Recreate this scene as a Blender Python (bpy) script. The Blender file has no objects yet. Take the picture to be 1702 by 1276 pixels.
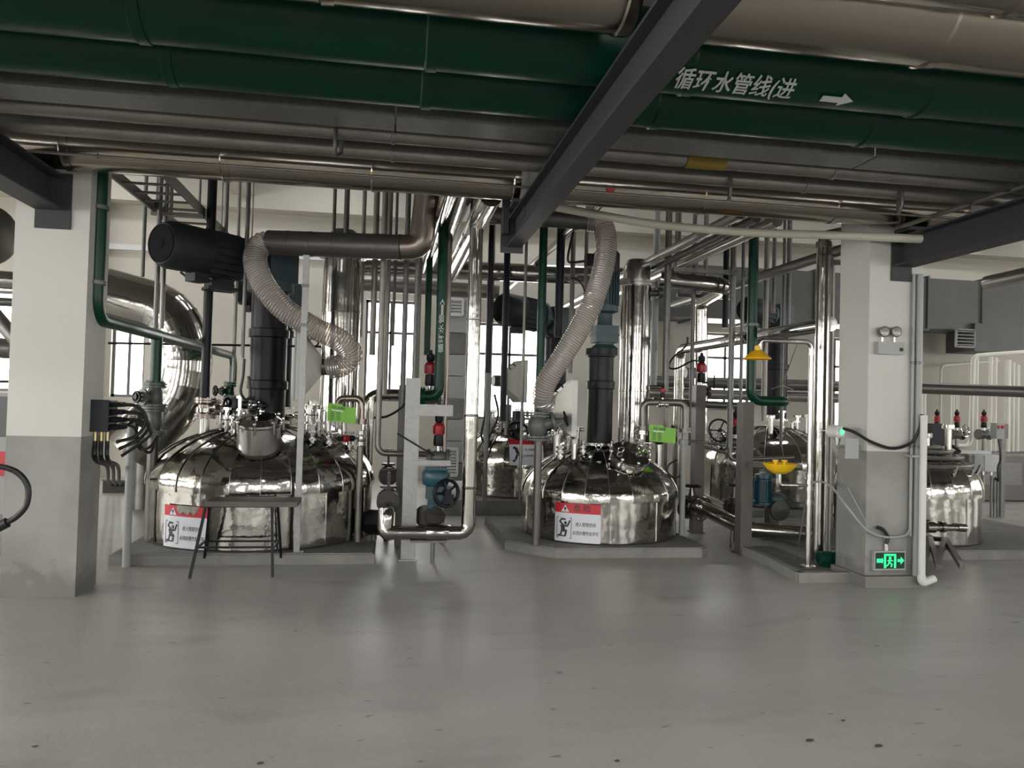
import bpy, math, random
from math import sin, cos, pi, radians, sqrt, atan2, tan
from mathutils import Vector, Matrix, noise
random.seed(7)
S = bpy.context.scene
COL = S.collection
# ------------------------------------------------------------------ camera
FPX, W, H = 1278.0, 1702, 1276
YAW, PITCH, ROLL, EYE = radians(9.2), atan2(30, FPX), radians(1.55), 1.55
Fw = Vector((sin(YAW) * cos(PITCH), cos(YAW) * cos(PITCH), sin(PITCH)))
R0 = Vector((cos(YAW), -sin(YAW), 0)); U0 = R0.cross(Fw)
Rt = R0 * cos(ROLL) + U0 * sin(ROLL); Up = U0 * cos(ROLL) - R0 * sin(ROLL)
CAMP = Vector((0, 0, EYE))
cd = bpy.data.cameras.new('camera'); cam = bpy.data.objects.new('camera', cd); COL.objects.link(cam)
cd.sensor_width = 36; cd.lens = FPX / W * 36; cd.clip_start = .05; cd.clip_end = 200
M3 = Matrix((Rt, Up, -Fw)).transposed().to_4x4(); M3.translation = CAMP
cam.matrix_world = M3; S.camera = cam
# ------------------------------------------------------------------ world, added lights, exposure
wd = bpy.data.worlds.new('overcast_sky'); S.world = wd; wd.use_nodes = True
nt = wd.node_tree; bg = nt.nodes['Background']; bg.inputs[0].default_value = (1, .985, .95, 1); bg.inputs[1].default_value = 8.5
S.view_settings.view_transform = 'Standard'; S.view_settings.look = 'None'; S.view_settings.gamma = 1
S.view_settings.use_curve_mapping = False; S.view_settings.exposure = 0.42
try:
    S.cycles.use_denoising = True; S.cycles.max_bounces = 8; S.cycles.diffuse_bounces = 4; S.cycles.glossy_bounces = 4
    S.cycles.transparent_max_bounces = 12; S.cycles.sample_clamp_indirect = 6; S.cycles.caustics_reflective = False; S.cycles.caustics_refractive = False
except Exception: pass
def fill_light(name, c, sx, sy, rot, power):
    l = bpy.data.lights.new(name, 'AREA'); l.shape = 'RECTANGLE'; l.size = sx; l.size_y = sy; l.energy = power; l.color = (.97, .98, 1)
    o = bpy.data.objects.new(name, l); COL.objects.link(o); o.location = c; o.rotation_euler = rot
    return o

for _x in (-9, -5, -1, 3, 7, 11, 15):
    for _y in (11.6, 13.2): fill_light('unseen_ceiling_light', (_x, _y, 5.95), 1.2, .3, (0, 0, 0), 20)  # unseen ceiling lights, added to brighten the back hall from above
    for _y in (-4.0, 0.6): fill_light('added_hall_light', (_x, _y, 4.36), 1.2, .3, (0, 0, 0), 30)  # more unseen lights, added to lift the floor near the camera
# ------------------------------------------------------------------ pixel -> point of the place (photo frame 1702x1276)
def ray(px, py): return Fw + Rt * ((px - W / 2) / FPX) - Up * ((py - H / 2) / FPX)
def V(px, py, Y): d = ray(px, py); return CAMP + d * (Y / d.y)
def F(px, py, z=0.0): d = ray(px, py); return CAMP + d * ((z - EYE) / d.z)
def depth(p): return (p - CAMP).dot(Fw)
def RW(w, px, py, Y): return w / 2 / FPX * depth(V(px, py, Y))
def Yx(X, px, py=660): d = ray(px, py); return d.y * X / d.x
# ------------------------------------------------------------------ materials
def mat(name, col, rough=.5, metal=0., bump=None, mottle=None, emit=None, spec=None, alpha=None, trans=None, rvar=0):
    m = bpy.data.materials.new(name); m.use_nodes = True; n = m.node_tree; b = n.nodes['Principled BSDF']
    b.inputs['Base Color'].default_value = (*col, 1); b.inputs['Roughness'].default_value = rough; b.inputs['Metallic'].default_value = metal
    if spec is not None: b.inputs['Specular IOR Level'].default_value = spec
    if emit: b.inputs['Emission Color'].default_value = (*emit[0], 1); b.inputs['Emission Strength'].default_value = emit[1]
    if alpha is not None: b.inputs['Alpha'].default_value = alpha
    if trans is not None: b.inputs['Transmission Weight'].default_value = trans
    tc = n.nodes.new('ShaderNodeTexCoord'); geo = n.nodes.new('ShaderNodeNewGeometry')
    if mottle:
        sc, amt, col2 = mottle
        tx = n.nodes.new('ShaderNodeTexNoise'); tx.inputs['Scale'].default_value = sc; tx.inputs['Detail'].default_value = 6; tx.inputs['Roughness'].default_value = .6
        n.links.new(geo.outputs['Position'], tx.inputs['Vector'])
        rp = n.nodes.new('ShaderNodeMapRange'); rp.inputs[1].default_value = .35; rp.inputs[2].default_value = .7; rp.inputs[4].default_value = amt
        n.links.new(tx.outputs[0], rp.inputs[0])
        mx = n.nodes.new('ShaderNodeMix'); mx.data_type = 'RGBA'; mx.inputs[6].default_value = (*col, 1); mx.inputs[7].default_value = (*col2, 1)
        n.links.new(rp.outputs[0], mx.inputs[0]); n.links.new(mx.outputs[2], b.inputs['Base Color'])
        if rvar:
            mr = n.nodes.new('ShaderNodeMapRange'); mr.inputs[3].default_value = rough - rvar; mr.inputs[4].default_value = rough + rvar
            n.links.new(tx.outputs[0], mr.inputs[0]); n.links.new(mr.outputs[0], b.inputs['Roughness'])
    if bump:
        sc, st, dist = bump
        t2 = n.nodes.new('ShaderNodeTexNoise'); t2.inputs['Scale'].default_value = sc; t2.inputs['Detail'].default_value = 3
        n.links.new(geo.outputs['Position'], t2.inputs['Vector'])
        bp = n.nodes.new('ShaderNodeBump'); bp.inputs['Strength'].default_value = st; bp.inputs['Distance'].default_value = dist
        n.links.new(t2.outputs[0], bp.inputs['Height']); n.links.new(bp.outputs[0], b.inputs['Normal'])
    return m
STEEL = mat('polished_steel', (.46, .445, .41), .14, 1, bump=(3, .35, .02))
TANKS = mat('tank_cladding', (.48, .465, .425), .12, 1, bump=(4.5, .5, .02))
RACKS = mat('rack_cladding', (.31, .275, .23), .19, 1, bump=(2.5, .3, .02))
BRUSH = mat('brushed_steel', (.52, .51, .48), .28, 1)
DULL = mat('dull_steel', (.25, .24, .22), .42, .8, mottle=(6, .6, (.17, .16, .145)))
DARKST = mat('dark_steel_pipe', (.13, .125, .115), .4, .6)
BROWNST = mat('heat_tinted_steel', (.30, .25, .22), .3, .9)
GALV = mat('galvanised', (.19, .19, .185), .45, .7, mottle=(22, .7, (.13, .13, .126)))
PALEG = mat('pale_galvanised', (.36, .36, .355), .45, .6, mottle=(22, .6, (.27, .27, .265)))
GALVD = mat('galvanised_duct', (.105, .108, .105), .5, .4, mottle=(2.5, .6, (.075, .077, .075)))
GREENP = mat('dark_green_paint', (.001, .036, .019), .34, spec=.22, bump=(2, .1, .02))
GREENV = mat('green_paint', (.003, .045, .025), .32, spec=.3)
MATTE = mat('matte_black_grille', (.012, .013, .015), .85, spec=.08)
HOODM = mat('hood_sheet', (.34, .33, .30), .42, .7)
CASTG = mat('grey_cast_paint', (.10, .11, .10), .4)
IRON = mat('dark_cast_iron', (.035, .033, .030), .45, spec=.4, mottle=(30, .6, (.06, .05, .045)))
BEAM = mat('charcoal_beam_paint', (.050, .050, .056), .55, spec=.3)
BLACK = mat('black_paint', (.008, .008, .012), .38, spec=.25)
BLACKR = mat('black_rubber', (.01, .01, .01), .45)
NAVY = mat('dark_navy_pipe', (.012, .013, .022), .4, spec=.25)
MOTOR = mat('charcoal_motor_paint', (.022, .025, .029), .55, spec=.3)
MOTORB = mat('blue_grey_gear_paint', (.045, .075, .085), .45)
TEAL = mat('teal_paint', (.006, .06, .085), .35)
REDP = mat('red_plastic', (.35, .012, .02), .35)
PLASTERW = mat('beige_plaster', (.56, .53, .46), .8, mottle=(1.2, .25, (.50, .47, .41)))
CEILM = mat('ceiling_plaster', (.42, .40, .36), .85)
CREAM = mat('cream_pvc', (.58, .56, .47), .4)
WHITEP = mat('white_pvc', (.66, .66, .63), .4)
CREAMB = mat('bright_cream_lagging', (.80, .78, .70), .4)
WHITEB = mat('white_enamel', (.62, .63, .62), .4)
GREYB = mat('grey_enamel', (.33, .34, .33), .4)
YEL = mat('yellow_paint', (.80, .42, .012), .35)
YELB = mat('bright_yellow_plastic', (.85, .52, .01), .35)
LIME = mat('lime_sign', (.19, .52, .03), .35)
SIGNW = mat('white_sign_film', (.72, .73, .78), .35)
SIGNR = mat('red_sign_film', (.55, .025, .04), .35)
INK = mat('sign_ink', (.03, .03, .04), .5)
GLYPHW = mat('white_stencil_paint', (.55, .57, .55), .5)
YLAB = mat('yellow_pipe_label', (.20, .14, .015), .6)
RUST = mat('rusty_post', (.15, .143, .132), .5, .5, mottle=(3, .7, (.12, .088, .072)))
WOOD = mat('worn_stool_board', (.12, .105, .09), .5, mottle=(9, .7, (.07, .06, .05)))
GLASS = None
EXITG = mat('exit_lit_green', (.02, .5, .12), .4, emit=((.015, .85, .20), 1.5))
EXITD = mat('exit_panel_green', (.002, .03, .015), .3)
LEDG = mat('green_led', (.02, .6, .1), .4, emit=((.05, 1, .2), 2.5))
CHROME = mat('chrome', (.7, .7, .7), .08, 1)
LENS = mat('lamp_lens', (.28, .28, .26), .25, .2)
BRASS = mat('brass', (.5, .42, .25), .3, 1)
BLUE = mat('blue_plastic', (.02, .05, .25), .4)
OUTG = mat('foliage_outside', (.25, .33, .15), .9)

def floor_mat():
    m = mat('concrete_floor', (.30, .293, .27), .42); n = m.node_tree; b = n.nodes['Principled BSDF']; L = n.links
    g = n.nodes.new('ShaderNodeNewGeometry')
    def nz(sc, det, lo, hi, c1, c2, prev, fac=1):
        mp = n.nodes.new('ShaderNodeMapping'); mp.inputs['Scale'].default_value = (sc * .6, sc * 1.4, sc); L.new(g.outputs['Position'], mp.inputs[0])
        t = n.nodes.new('ShaderNodeTexNoise'); t.inputs['Scale'].default_value = 1; t.inputs['Detail'].default_value = det; L.new(mp.outputs[0], t.inputs['Vector'])
        r = n.nodes.new('ShaderNodeMapRange'); r.inputs[1].default_value = lo; r.inputs[2].default_value = hi; r.inputs[4].default_value = fac; L.new(t.outputs[0], r.inputs[0])
        x = n.nodes.new('ShaderNodeMix'); x.data_type = 'RGBA'; L.new(r.outputs[0], x.inputs[0]); x.inputs[7].default_value = (*c2, 1)
        if prev is None: x.inputs[6].default_value = (*c1, 1)
        else: L.new(prev, x.inputs[6])
        return x.outputs[2], t
    o, t1 = nz(.8, 5, .35, .7, (.45, .435, .40), (.37, .358, .328), None)
    o, _ = nz(1.7, 6, .56, .72, None, (.25, .243, .22), o, .6)
    o, _ = nz(9, 4, .5, .75, None, (.46, .455, .42), o, .4)
    o, _ = nz(14, 2, .70, .74, None, (.10, .10, .09), o, .6)
    L.new(o, b.inputs['Base Color'])
    r = n.nodes.new('ShaderNodeMapRange'); r.inputs[3].default_value = .30; r.inputs[4].default_value = .55; L.new(t1.outputs[0], r.inputs[0]); L.new(r.outputs[0], b.inputs['Roughness'])
    t = n.nodes.new('ShaderNodeTexNoise'); t.inputs['Scale'].default_value = 25; L.new(g.outputs['Position'], t.inputs['Vector'])
    bp = n.nodes.new('ShaderNodeBump'); bp.inputs['Strength'].default_value = .15; bp.inputs['Distance'].default_value = .01; L.new(t.outputs[0], bp.inputs['Height']); L.new(bp.outputs[0], b.inputs['Normal'])
    return m
def column_mat(zs):
    m = mat('two_tone_column_paint', (.6, .59, .55), .6); n = m.node_tree; b = n.nodes['Principled BSDF']; L = n.links
    g = n.nodes.new('ShaderNodeNewGeometry'); sp = n.nodes.new('ShaderNodeSeparateXYZ'); L.new(g.outputs['Position'], sp.inputs[0])
    lt = n.nodes.new('ShaderNodeMath'); lt.operation = 'LESS_THAN'; L.new(sp.outputs[2], lt.inputs[0]); lt.inputs[1].default_value = zs
    t = n.nodes.new('ShaderNodeTexNoise'); t.inputs['Scale'].default_value = 2.2; t.inputs['Detail'].default_value = 5; L.new(g.outputs['Position'], t.inputs['Vector'])
    lo = n.nodes.new('ShaderNodeMix'); lo.data_type = 'RGBA'; lo.inputs[6].default_value = (.31, .305, .285, 1); lo.inputs[7].default_value = (.22, .216, .20, 1)
    r = n.nodes.new('ShaderNodeMapRange'); r.inputs[1].default_value = .4; r.inputs[2].default_value = .65; L.new(t.outputs[0], r.inputs[0]); L.new(r.outputs[0], lo.inputs[0])
    # scuffed foot: worn and dirty towards the floor, edge broken by noise
    t3 = n.nodes.new('ShaderNodeTexNoise'); t3.inputs['Scale'].default_value = 9; t3.inputs['Detail'].default_value = 6; L.new(g.outputs['Position'], t3.inputs['Vector'])
    md = n.nodes.new('ShaderNodeMath'); md.operation = 'MULTIPLY_ADD'; L.new(t3.outputs[0], md.inputs[0]); md.inputs[1].default_value = .5; L.new(sp.outputs[2], md.inputs[2])
    r3 = n.nodes.new('ShaderNodeMapRange'); r3.inputs[1].default_value = .50; r3.inputs[2].default_value = .38; r3.inputs[4].default_value = .75; L.new(md.outputs[0], r3.inputs[0])
    wr = n.nodes.new('ShaderNodeMix'); wr.data_type = 'RGBA'; L.new(r3.outputs[0], wr.inputs[0]); L.new(lo.outputs[2], wr.inputs[6]); wr.inputs[7].default_value = (.15, .145, .13, 1)
    up = n.nodes.new('ShaderNodeMix'); up.data_type = 'RGBA'; up.inputs[6].default_value = (.60, .59, .55, 1); up.inputs[7].default_value = (.55, .54, .50, 1); L.new(t.outputs[0], up.inputs[0])
    x = n.nodes.new('ShaderNodeMix'); x.data_type = 'RGBA'; L.new(lt.outputs[0], x.inputs[0]); L.new(up.outputs[2], x.inputs[6]); L.new(wr.outputs[2], x.inputs[7])
    L.new(x.outputs[2], b.inputs['Base Color'])
    return m
FLOORM = floor_mat(); COLM = column_mat(1.20)
PAD = mat('pad_concrete', (.24, .235, .215), .7, bump=(18, .5, .02), mottle=(4, .8, (.16, .155, .14)))
def hose_mat():
    m = bpy.data.materials.new('clear_pvc_hose'); m.use_nodes = True; n = m.node_tree; b = n.nodes['Principled BSDF']
    b.inputs['Base Color'].default_value = (.60, .56, .52, 1); b.inputs['Roughness'].default_value = .12
    tr = n.nodes.new('ShaderNodeBsdfTransparent'); tr.inputs[0].default_value = (.85, .78, .72, 1); mx = n.nodes.new('ShaderNodeMixShader'); mx.inputs[0].default_value = .5
    n.links.new(tr.outputs[0], mx.inputs[1]); n.links.new(b.outputs[0], mx.inputs[2]); n.links.new(mx.outputs[0], n.nodes['Material Output'].inputs[0])
    return m
HOSEM = hose_mat()
HOSEW = mat('hose_coil', (.62, .59, .56), .2, .7)
def glass_mat():
    m = bpy.data.materials.new('window_glass'); m.use_nodes = True; n = m.node_tree
    tr = n.nodes.new('ShaderNodeBsdfTransparent'); gl = n.nodes.new('ShaderNodeBsdfGlossy'); gl.inputs['Roughness'].default_value = .05
    mx = n.nodes.new('ShaderNodeMixShader'); mx.inputs[0].default_value = .06
    n.links.new(tr.outputs[0], mx.inputs[1]); n.links.new(gl.outputs[0], mx.inputs[2]); n.links.new(mx.outputs[0], n.nodes['Material Output'].inputs[0])
    return m
GLASS = glass_mat()
# ------------------------------------------------------------------ mesh builder
def frame(d):
    d = d.normalized(); a = Vector((0, 0, 1)) if abs(d.z) < .9 else Vector((1, 0, 0))
    u = d.cross(a).normalized(); return u, d.cross(u).normalized()
class MB:
    def __init__(s): s.v = []; s.f = []
    def add(s, vs, fs):
        b = len(s.v); s.v += [Vector(p) for p in vs]; s.f += [tuple(b + i for i in q) for q in fs]; return s
    def box(s, c, size, rz=0, rot=None):
        c = Vector(c); x, y, z = (q / 2 for q in size); R = rot or Matrix.Rotation(rz, 3, 'Z')
        return s.add([c + R @ Vector((i * x, j * y, k * z)) for i in (-1, 1) for j in (-1, 1) for k in (-1, 1)],
                     [(0, 1, 3, 2), (4, 6, 7, 5), (0, 4, 5, 1), (2, 3, 7, 6), (0, 2, 6, 4), (1, 5, 7, 3)])
    def bar(s, p0, p1, w, h):
        p0, p1 = Vector(p0), Vector(p1); u, v = frame(p1 - p0)
        vs = [p + u * a * w / 2 + v * b * h / 2 for p in (p0, p1) for a, b in ((-1, -1), (1, -1), (1, 1), (-1, 1))]
        return s.add(vs, [(3, 2, 1, 0), (4, 5, 6, 7)] + [(i, (i + 1) % 4, 4 + (i + 1) % 4, 4 + i) for i in range(4)])
    def cyl(s, p0, p1, r0, r1=None, n=16, cap=True):
        p0, p1 = Vector(p0), Vector(p1); r1 = r0 if r1 is None else r1; u, v = frame(p1 - p0)
        vs = [p + (u * cos(2 * pi * i / n) + v * sin(2 * pi * i / n)) * r for p, r in ((p0, r0), (p1, r1)) for i in range(n)]
        fs = [(i, (i + 1) % n, n + (i + 1) % n, n + i) for i in range(n)]
        if cap: fs += [tuple(range(n - 1, -1, -1)), tuple(range(n, 2 * n))]
        return s.add(vs, fs)
    def lathe(s, o, ax, prof, n=24, a0=0, a1=2 * pi, cap=False):
        o = Vector(o); ax = Vector(ax).normalized(); u, v = frame(ax); full = abs(a1 - a0 - 2 * pi) < 1e-6; k = n if full else n + 1; vs = []
        for r, h in prof:
            for i in range(k):
                a = a0 + (a1 - a0) * i / n; vs.append(o + ax * h + (u * cos(a) + v * sin(a)) * r)
        fs = []
        for j in range(len(prof) - 1):
            for i in range(n):
                i2 = (i + 1) % k; fs.append((j * k + i, j * k + i2, (j + 1) * k + i2, (j + 1) * k + i))
        if cap: fs += [tuple(range(k - 1, -1, -1)), tuple(range((len(prof) - 1) * k, len(prof) * k))]
        return s.add(vs, fs)
    def sweep(s, pts, r, n=12, cap=True, closed=False):
        P = [Vector(p) for p in pts]; m = len(P); rr = r if callable(r) else (lambda i: r)
        T = []
        for i in range(m):
            a, b = (P[i - 1], P[(i + 1) % m]) if closed else (P[max(i - 1, 0)], P[min(i + 1, m - 1)])
            T.append((b - a).normalized() if (b - a).length > 1e-9 else Vector((0, 0, 1)))
        u, v = frame(T[0]); vs = []
        for i in range(m):
            u = (u - T[i] * u.dot(T[i])); u = u.normalized() if u.length > 1e-6 else frame(T[i])[0]; v = T[i].cross(u)
            for k in range(n): vs.append(P[i] + (u * cos(2 * pi * k / n) + v * sin(2 * pi * k / n)) * rr(i))
        fs = []
        for i in range(m if closed else m - 1):
            j = (i + 1) % m
            for k in range(n): fs.append((i * n + k, i * n + (k + 1) % n, j * n + (k + 1) % n, j * n + k))
        if cap and not closed: fs += [tuple(range(n - 1, -1, -1)), tuple(range((m - 1) * n, m * n))]
        return s.add(vs, fs)
    def torus(s, c, ax, R, r, n=24, k=8):
        u, v = frame(Vector(ax)); return s.sweep([Vector(c) + (u * cos(2 * pi * i / n) + v * sin(2 * pi * i / n)) * R for i in range(n)], r, k, closed=True)
    def ball(s, c, r, n=12, sc=(1, 1, 1)):
        c = Vector(c); pr = [(sin(pi * j / n), -cos(pi * j / n)) for j in range(n + 1)]; k = n * 2; vs = []
        for a, h in pr:
            for i in range(k): vs.append(c + Vector((a * cos(2 * pi * i / k) * sc[0], a * sin(2 * pi * i / k) * sc[1], h * sc[2])) * r)
        return s.add(vs, [(j * k + i, j * k + (i + 1) % k, (j + 1) * k + (i + 1) % k, (j + 1) * k + i) for j in range(n) for i in range(k)])
    def prism(s, poly, o, u, v, t):
        o, u, v = Vector(o), Vector(u), Vector(v); w = u.cross(v).normalized(); n = len(poly)
        vs = [o + u * a + v * b + w * k for k in (0, t) for a, b in poly]
        return s.add(vs, [tuple(range(n - 1, -1, -1)), tuple(range(n, 2 * n))] + [(i, (i + 1) % n, n + (i + 1) % n, n + i) for i in range(n)])
    def build(s, name, m, parent=None, off=None, ang=32):
        me = bpy.data.meshes.new(name); off = Vector(off) if off is not None else Vector((0, 0, 0))
        me.from_pydata([p - off for p in s.v], [], s.f); me.update()
        me.polygons.foreach_set('use_smooth', [True] * len(me.polygons)); me.set_sharp_from_angle(angle=radians(ang))
        me.materials.append(m); o = bpy.data.objects.new(name, me); COL.objects.link(o)
        if parent is not None: o.parent = parent
        return o
def fillet(pts, R, n=6):
    P = [Vector(p) for p in pts]; out = [P[0]]
    for i in range(1, len(P) - 1):
        a, b, c = P[i - 1], P[i], P[i + 1]; d1 = (a - b); d2 = (c - b); l1, l2 = d1.length, d2.length; d1 /= l1; d2 /= l2
        ang = d1.angle(d2, 0)
        if ang > pi - .02 or ang < .02: out.append(b); continue
        t = min(R / tan(ang / 2), l1 * .49, l2 * .49)
        p0, p1 = b + d1 * t, b + d2 * t; rr = t * tan(ang / 2)
        ctr = b + (d1 + d2).normalized() * (rr / sin(ang / 2)); e0, e1 = p0 - ctr, p1 - ctr; om = e0.angle(e1, 0)
        for k in range(n + 1):
            f = k / n; out.append(ctr + (e0 * sin((1 - f) * om) + e1 * sin(f * om)) / max(sin(om), 1e-6))
    out.append(P[-1]); return out
def smooth(pts, n=8):
    P = [Vector(p) for p in pts]; P = [P[0] * 2 - P[1]] + P + [P[-1] * 2 - P[-2]]; out = []
    for i in range(1, len(P) - 2):
        a, b, c, d = P[i - 1:i + 3]
        for k in range(n):
            t = k / n; out.append(.5 * ((2 * b) + (c - a) * t + (2 * a - 5 * b + 4 * c - d) * t * t + (3 * b - a - 3 * c + d) * t ** 3))
    out.append(P[-2]); return out
# ------------------------------------------------------------------ things
GROUPS = {'pipe': 'process pipes', 'rack_pipe': 'pipes lying on the overhead rack', 'reactor_tank': 'domed process tanks', 'concrete_pad': 'concrete tank pads', 'danger_sign': 'danger signs on the tanks',
          'gate_valve': 'hand valves on the process pipes', 'actuated_valve': 'actuated valves with caps', 'black_cable': 'loose black cables', 'motor_cable': 'motor cables', 'drive_motor': 'horizontal drive motors', 'agitator_column': 'drive columns on the tanks',
          'condenser_column': 'mirror column vessels', 'clear_hose': 'clear ribbed hoses', 'extract_hood': 'extract hoods', 'extract_duct': 'grey extract ducts', 'steel_post': 'steel posts between the tanks', 'steel_beam': 'charcoal rack beams', 'lime_tag': 'lime green tags',
          'pipe_saddle': 'pipe saddles on the beams', 'pipe_hook': 'hooks under the rack', 'floor_scrap': 'scraps on the floor', 'wheel_valve': 'loose valve handwheels', 'pipe_stand': 'stands under the paired back pipes', 'insulated_duct': 'insulated silver ducts'}
def tag(o, label=None, cat=None, group=None, kind=None):
    group = group or (GROUPS.get(o.name.split('.')[0]) if cat else None)
    if label: o['label'] = label
    if cat: o['category'] = cat
    if group: o['group'] = group
    if kind: o['kind'] = kind
    return o
class Thing:
    def __init__(s, name, label, cat, loc, group=None):
        s.o = bpy.data.objects.new(name, None); COL.objects.link(s.o); s.loc = Vector(loc); s.o.location = s.loc
        s.o.empty_display_size = .1; tag(s.o, label, cat, group)
    def part(s, name, mb, m, parent=None, label=None, ang=32):
        o = mb.build(name, m, parent or s.o, s.loc, ang)
        if label: o['label'] = label
        return o
def single(name, label, cat, mb, m, loc, group=None):
    o = mb.build(name, m, None, loc); o.location = Vector(loc); return tag(o, label, cat, group)
def struct(name, mb, m, ang=32):
    o = mb.build(name, m, ang=ang); o['kind'] = 'structure'; return o
def bolts(mb, c, ax, R, n, r=.008, L=.05):
    u, v = frame(Vector(ax)); c = Vector(c); a = Vector(ax).normalized()
    for i in range(n):
        p = c + (u * cos(2 * pi * (i + .5) / n) + v * sin(2 * pi * (i + .5) / n)) * R; mb.cyl(p - a * L / 2, p + a * L / 2, r, n=6)
    return mb
def flange_mb(c, ax, r, R=None, th=.02, pair=True, gap=.004):
    R = R or r * 1.75; a = Vector(ax).normalized(); c = Vector(c); m = MB()
    if pair: m.cyl(c - a * (th + gap / 2), c - a * gap / 2, R, n=20); m.cyl(c + a * gap / 2, c + a * (th + gap / 2), R, n=20); bolts(m, c, a, R * .8, 8, R * .06, th * 2 + .03)
    else: m.cyl(c - a * th / 2, c + a * th / 2, R, n=20); bolts(m, c, a, R * .8, 8, R * .06, th + .02)
    return m
def pipe(label, pts, r, m, bend=None, name='pipe', cat='pipe', fl=(), group=None, n=14, flm=None, clips=()):
    pts = [Vector(p) for p in pts]
    path = fillet(pts, bend or r * 2.5, 6) if len(pts) > 2 else pts
    base = min(pts, key=lambda p: p.z); t = Thing(name, label, cat, base, group)
    t.part('tube', MB().sweep(path, r, n), m)
    for q in fl:
        c, ax = q[0], q[1]; t.part('flange', flange_mb(c, ax, r, *(q[2:3])), flm or m)
    for c, ax in clips: t.part('pipe_clip', MB().cyl(Vector(c) - Vector(ax) * .015, Vector(c) + Vector(ax) * .015, r * 1.25, n=14), GALV)
    return t
def CEIL(Y): return 4.425 if Y < 10.8 else 6.2
def vp(label, px, py, Y, w, m, z0=None, z1=None, pyb=None, pyt=None, name='pipe', cat='pipe', fl=(), flm=None, group=None):
    p = V(px, py, Y); r = RW(w, px, py, Y)
    if pyb is not None: z0 = V(px, pyb, Y).z
    if pyt is not None: z1 = V(px, pyt, Y).z
    z0 = 0 if z0 is None else z0; z1 = CEIL(Y) if z1 is None else z1
    return pipe(label, [(p.x, Y, z0), (p.x, Y, z1)], r, m, name=name, cat=cat, fl=[((p.x, Y, V(px, q, Y).z), (0, 0, 1)) for q in fl], flm=flm, group=group)
def wheel_mb(c, ax, R, r=.012, sp=5):
    c = Vector(c); u, v = frame(Vector(ax)); m = MB().torus(c, ax, R, r, 22, 8); a = Vector(ax).normalized()
    for i in range(sp):
        d = u * cos(2 * pi * i / sp) + v * sin(2 * pi * i / sp); m.cyl(c, c + d * R, r * .7, n=6)
    m.cyl(c - a * r * 1.6, c + a * r * 1.6, r * 2, n=10); return m
def gate_valve(label, c, ax, stem, r, m, wheel=.09, name='gate_valve', L=None, wm=None, sl=.2):
    c, ax, stem = Vector(c), Vector(ax).normalized(), Vector(stem).normalized(); L = L or r * 4.4; t = Thing(name, label, 'valve', c - Vector((0, 0, r * 2)))
    t.part('valve_body', MB().lathe(c, ax, [(r * 1.05, -L / 2), (r * 1.1, -L * .36), (r * 1.38, -L * .22), (r * 1.38, L * .22), (r * 1.1, L * .36), (r * 1.05, L / 2)], 18), m)
    for s in (-1, 1): t.part('flange', flange_mb(c + ax * s * L / 2, ax, r, r * 2.05, .018, True, .008), m)
    t.part('bonnet', MB().cyl(c, c + stem * r * 2.4, r * 1.0, r * .8).cyl(c + stem * r * 2.3, c + stem * r * 2.7, r * 1.5, n=16), m)
    t.part('stem', MB().cyl(c + stem * r * 2.6, c + stem * (r * 2.6 + sl), r * .28, n=8), BRUSH)
    y = MB(); u = ax
    for s in (-1, 1): y.bar(c + stem * r * 2.7 + u * s * r * .8, c + stem * (r * 2.6 + sl * .85) + u * s * r * .35, r * .25, r * .4)
    t.part('yoke', y, m)
    t.part('handwheel', wheel_mb(c + stem * (r * 2.6 + sl), stem, wheel), wm or BLACK)
    return t
def act_valve(label, c, ax, up, r, body=CASTG, cap=REDP, sz=1., name='actuated_valve', side=None):
    c, ax, up = Vector(c), Vector(ax).normalized(), Vector(up).normalized(); t = Thing(name, label, 'valve', c - Vector((0, 0, r * 2))); L = r * 4.2
    t.part('valve_body', MB().lathe(c, ax, [(r, -L / 2), (r * 1.5, -L * .2), (r * 1.5, L * .2), (r, L / 2)], 16), body)
    for s in (-1, 1): t.part('flange', flange_mb(c + ax * s * L / 2, ax, r, r * 1.85, .014), body)
    h = r * 1.4
    t.part('stem_bracket', MB().cyl(c, c + up * (h + .05), r * .5, n=10), BRUSH)
    b0 = h + .05
    t.part('actuator_housing', MB().lathe(c, up, [(.0, b0), (.05 * sz, b0), (.058 * sz, b0 + .03 * sz), (.052 * sz, b0 + .12 * sz), (0, b0 + .13 * sz)], 14), BLACK)
    t.part('actuator_cap', MB().lathe(c, up, [(0, b0 + .13 * sz), (.062 * sz, b0 + .13 * sz), (.066 * sz, b0 + .15 * sz), (.066 * sz, b0 + .22 * sz), (.045 * sz, b0 + .25 * sz), (0, b0 + .25 * sz)], 14), cap, label='red cap' if cap is REDP else None)
    t.part('position_indicator', MB().lathe(c, up, [(0, b0 + .25 * sz), (.03 * sz, b0 + .25 * sz), (.046 * sz, b0 + .28 * sz), (.046 * sz, b0 + .33 * sz), (.02 * sz, b0 + .35 * sz), (.018 * sz, b0 + .38 * sz), (0, b0 + .385 * sz)], 12), BLACK)
    return t
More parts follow.
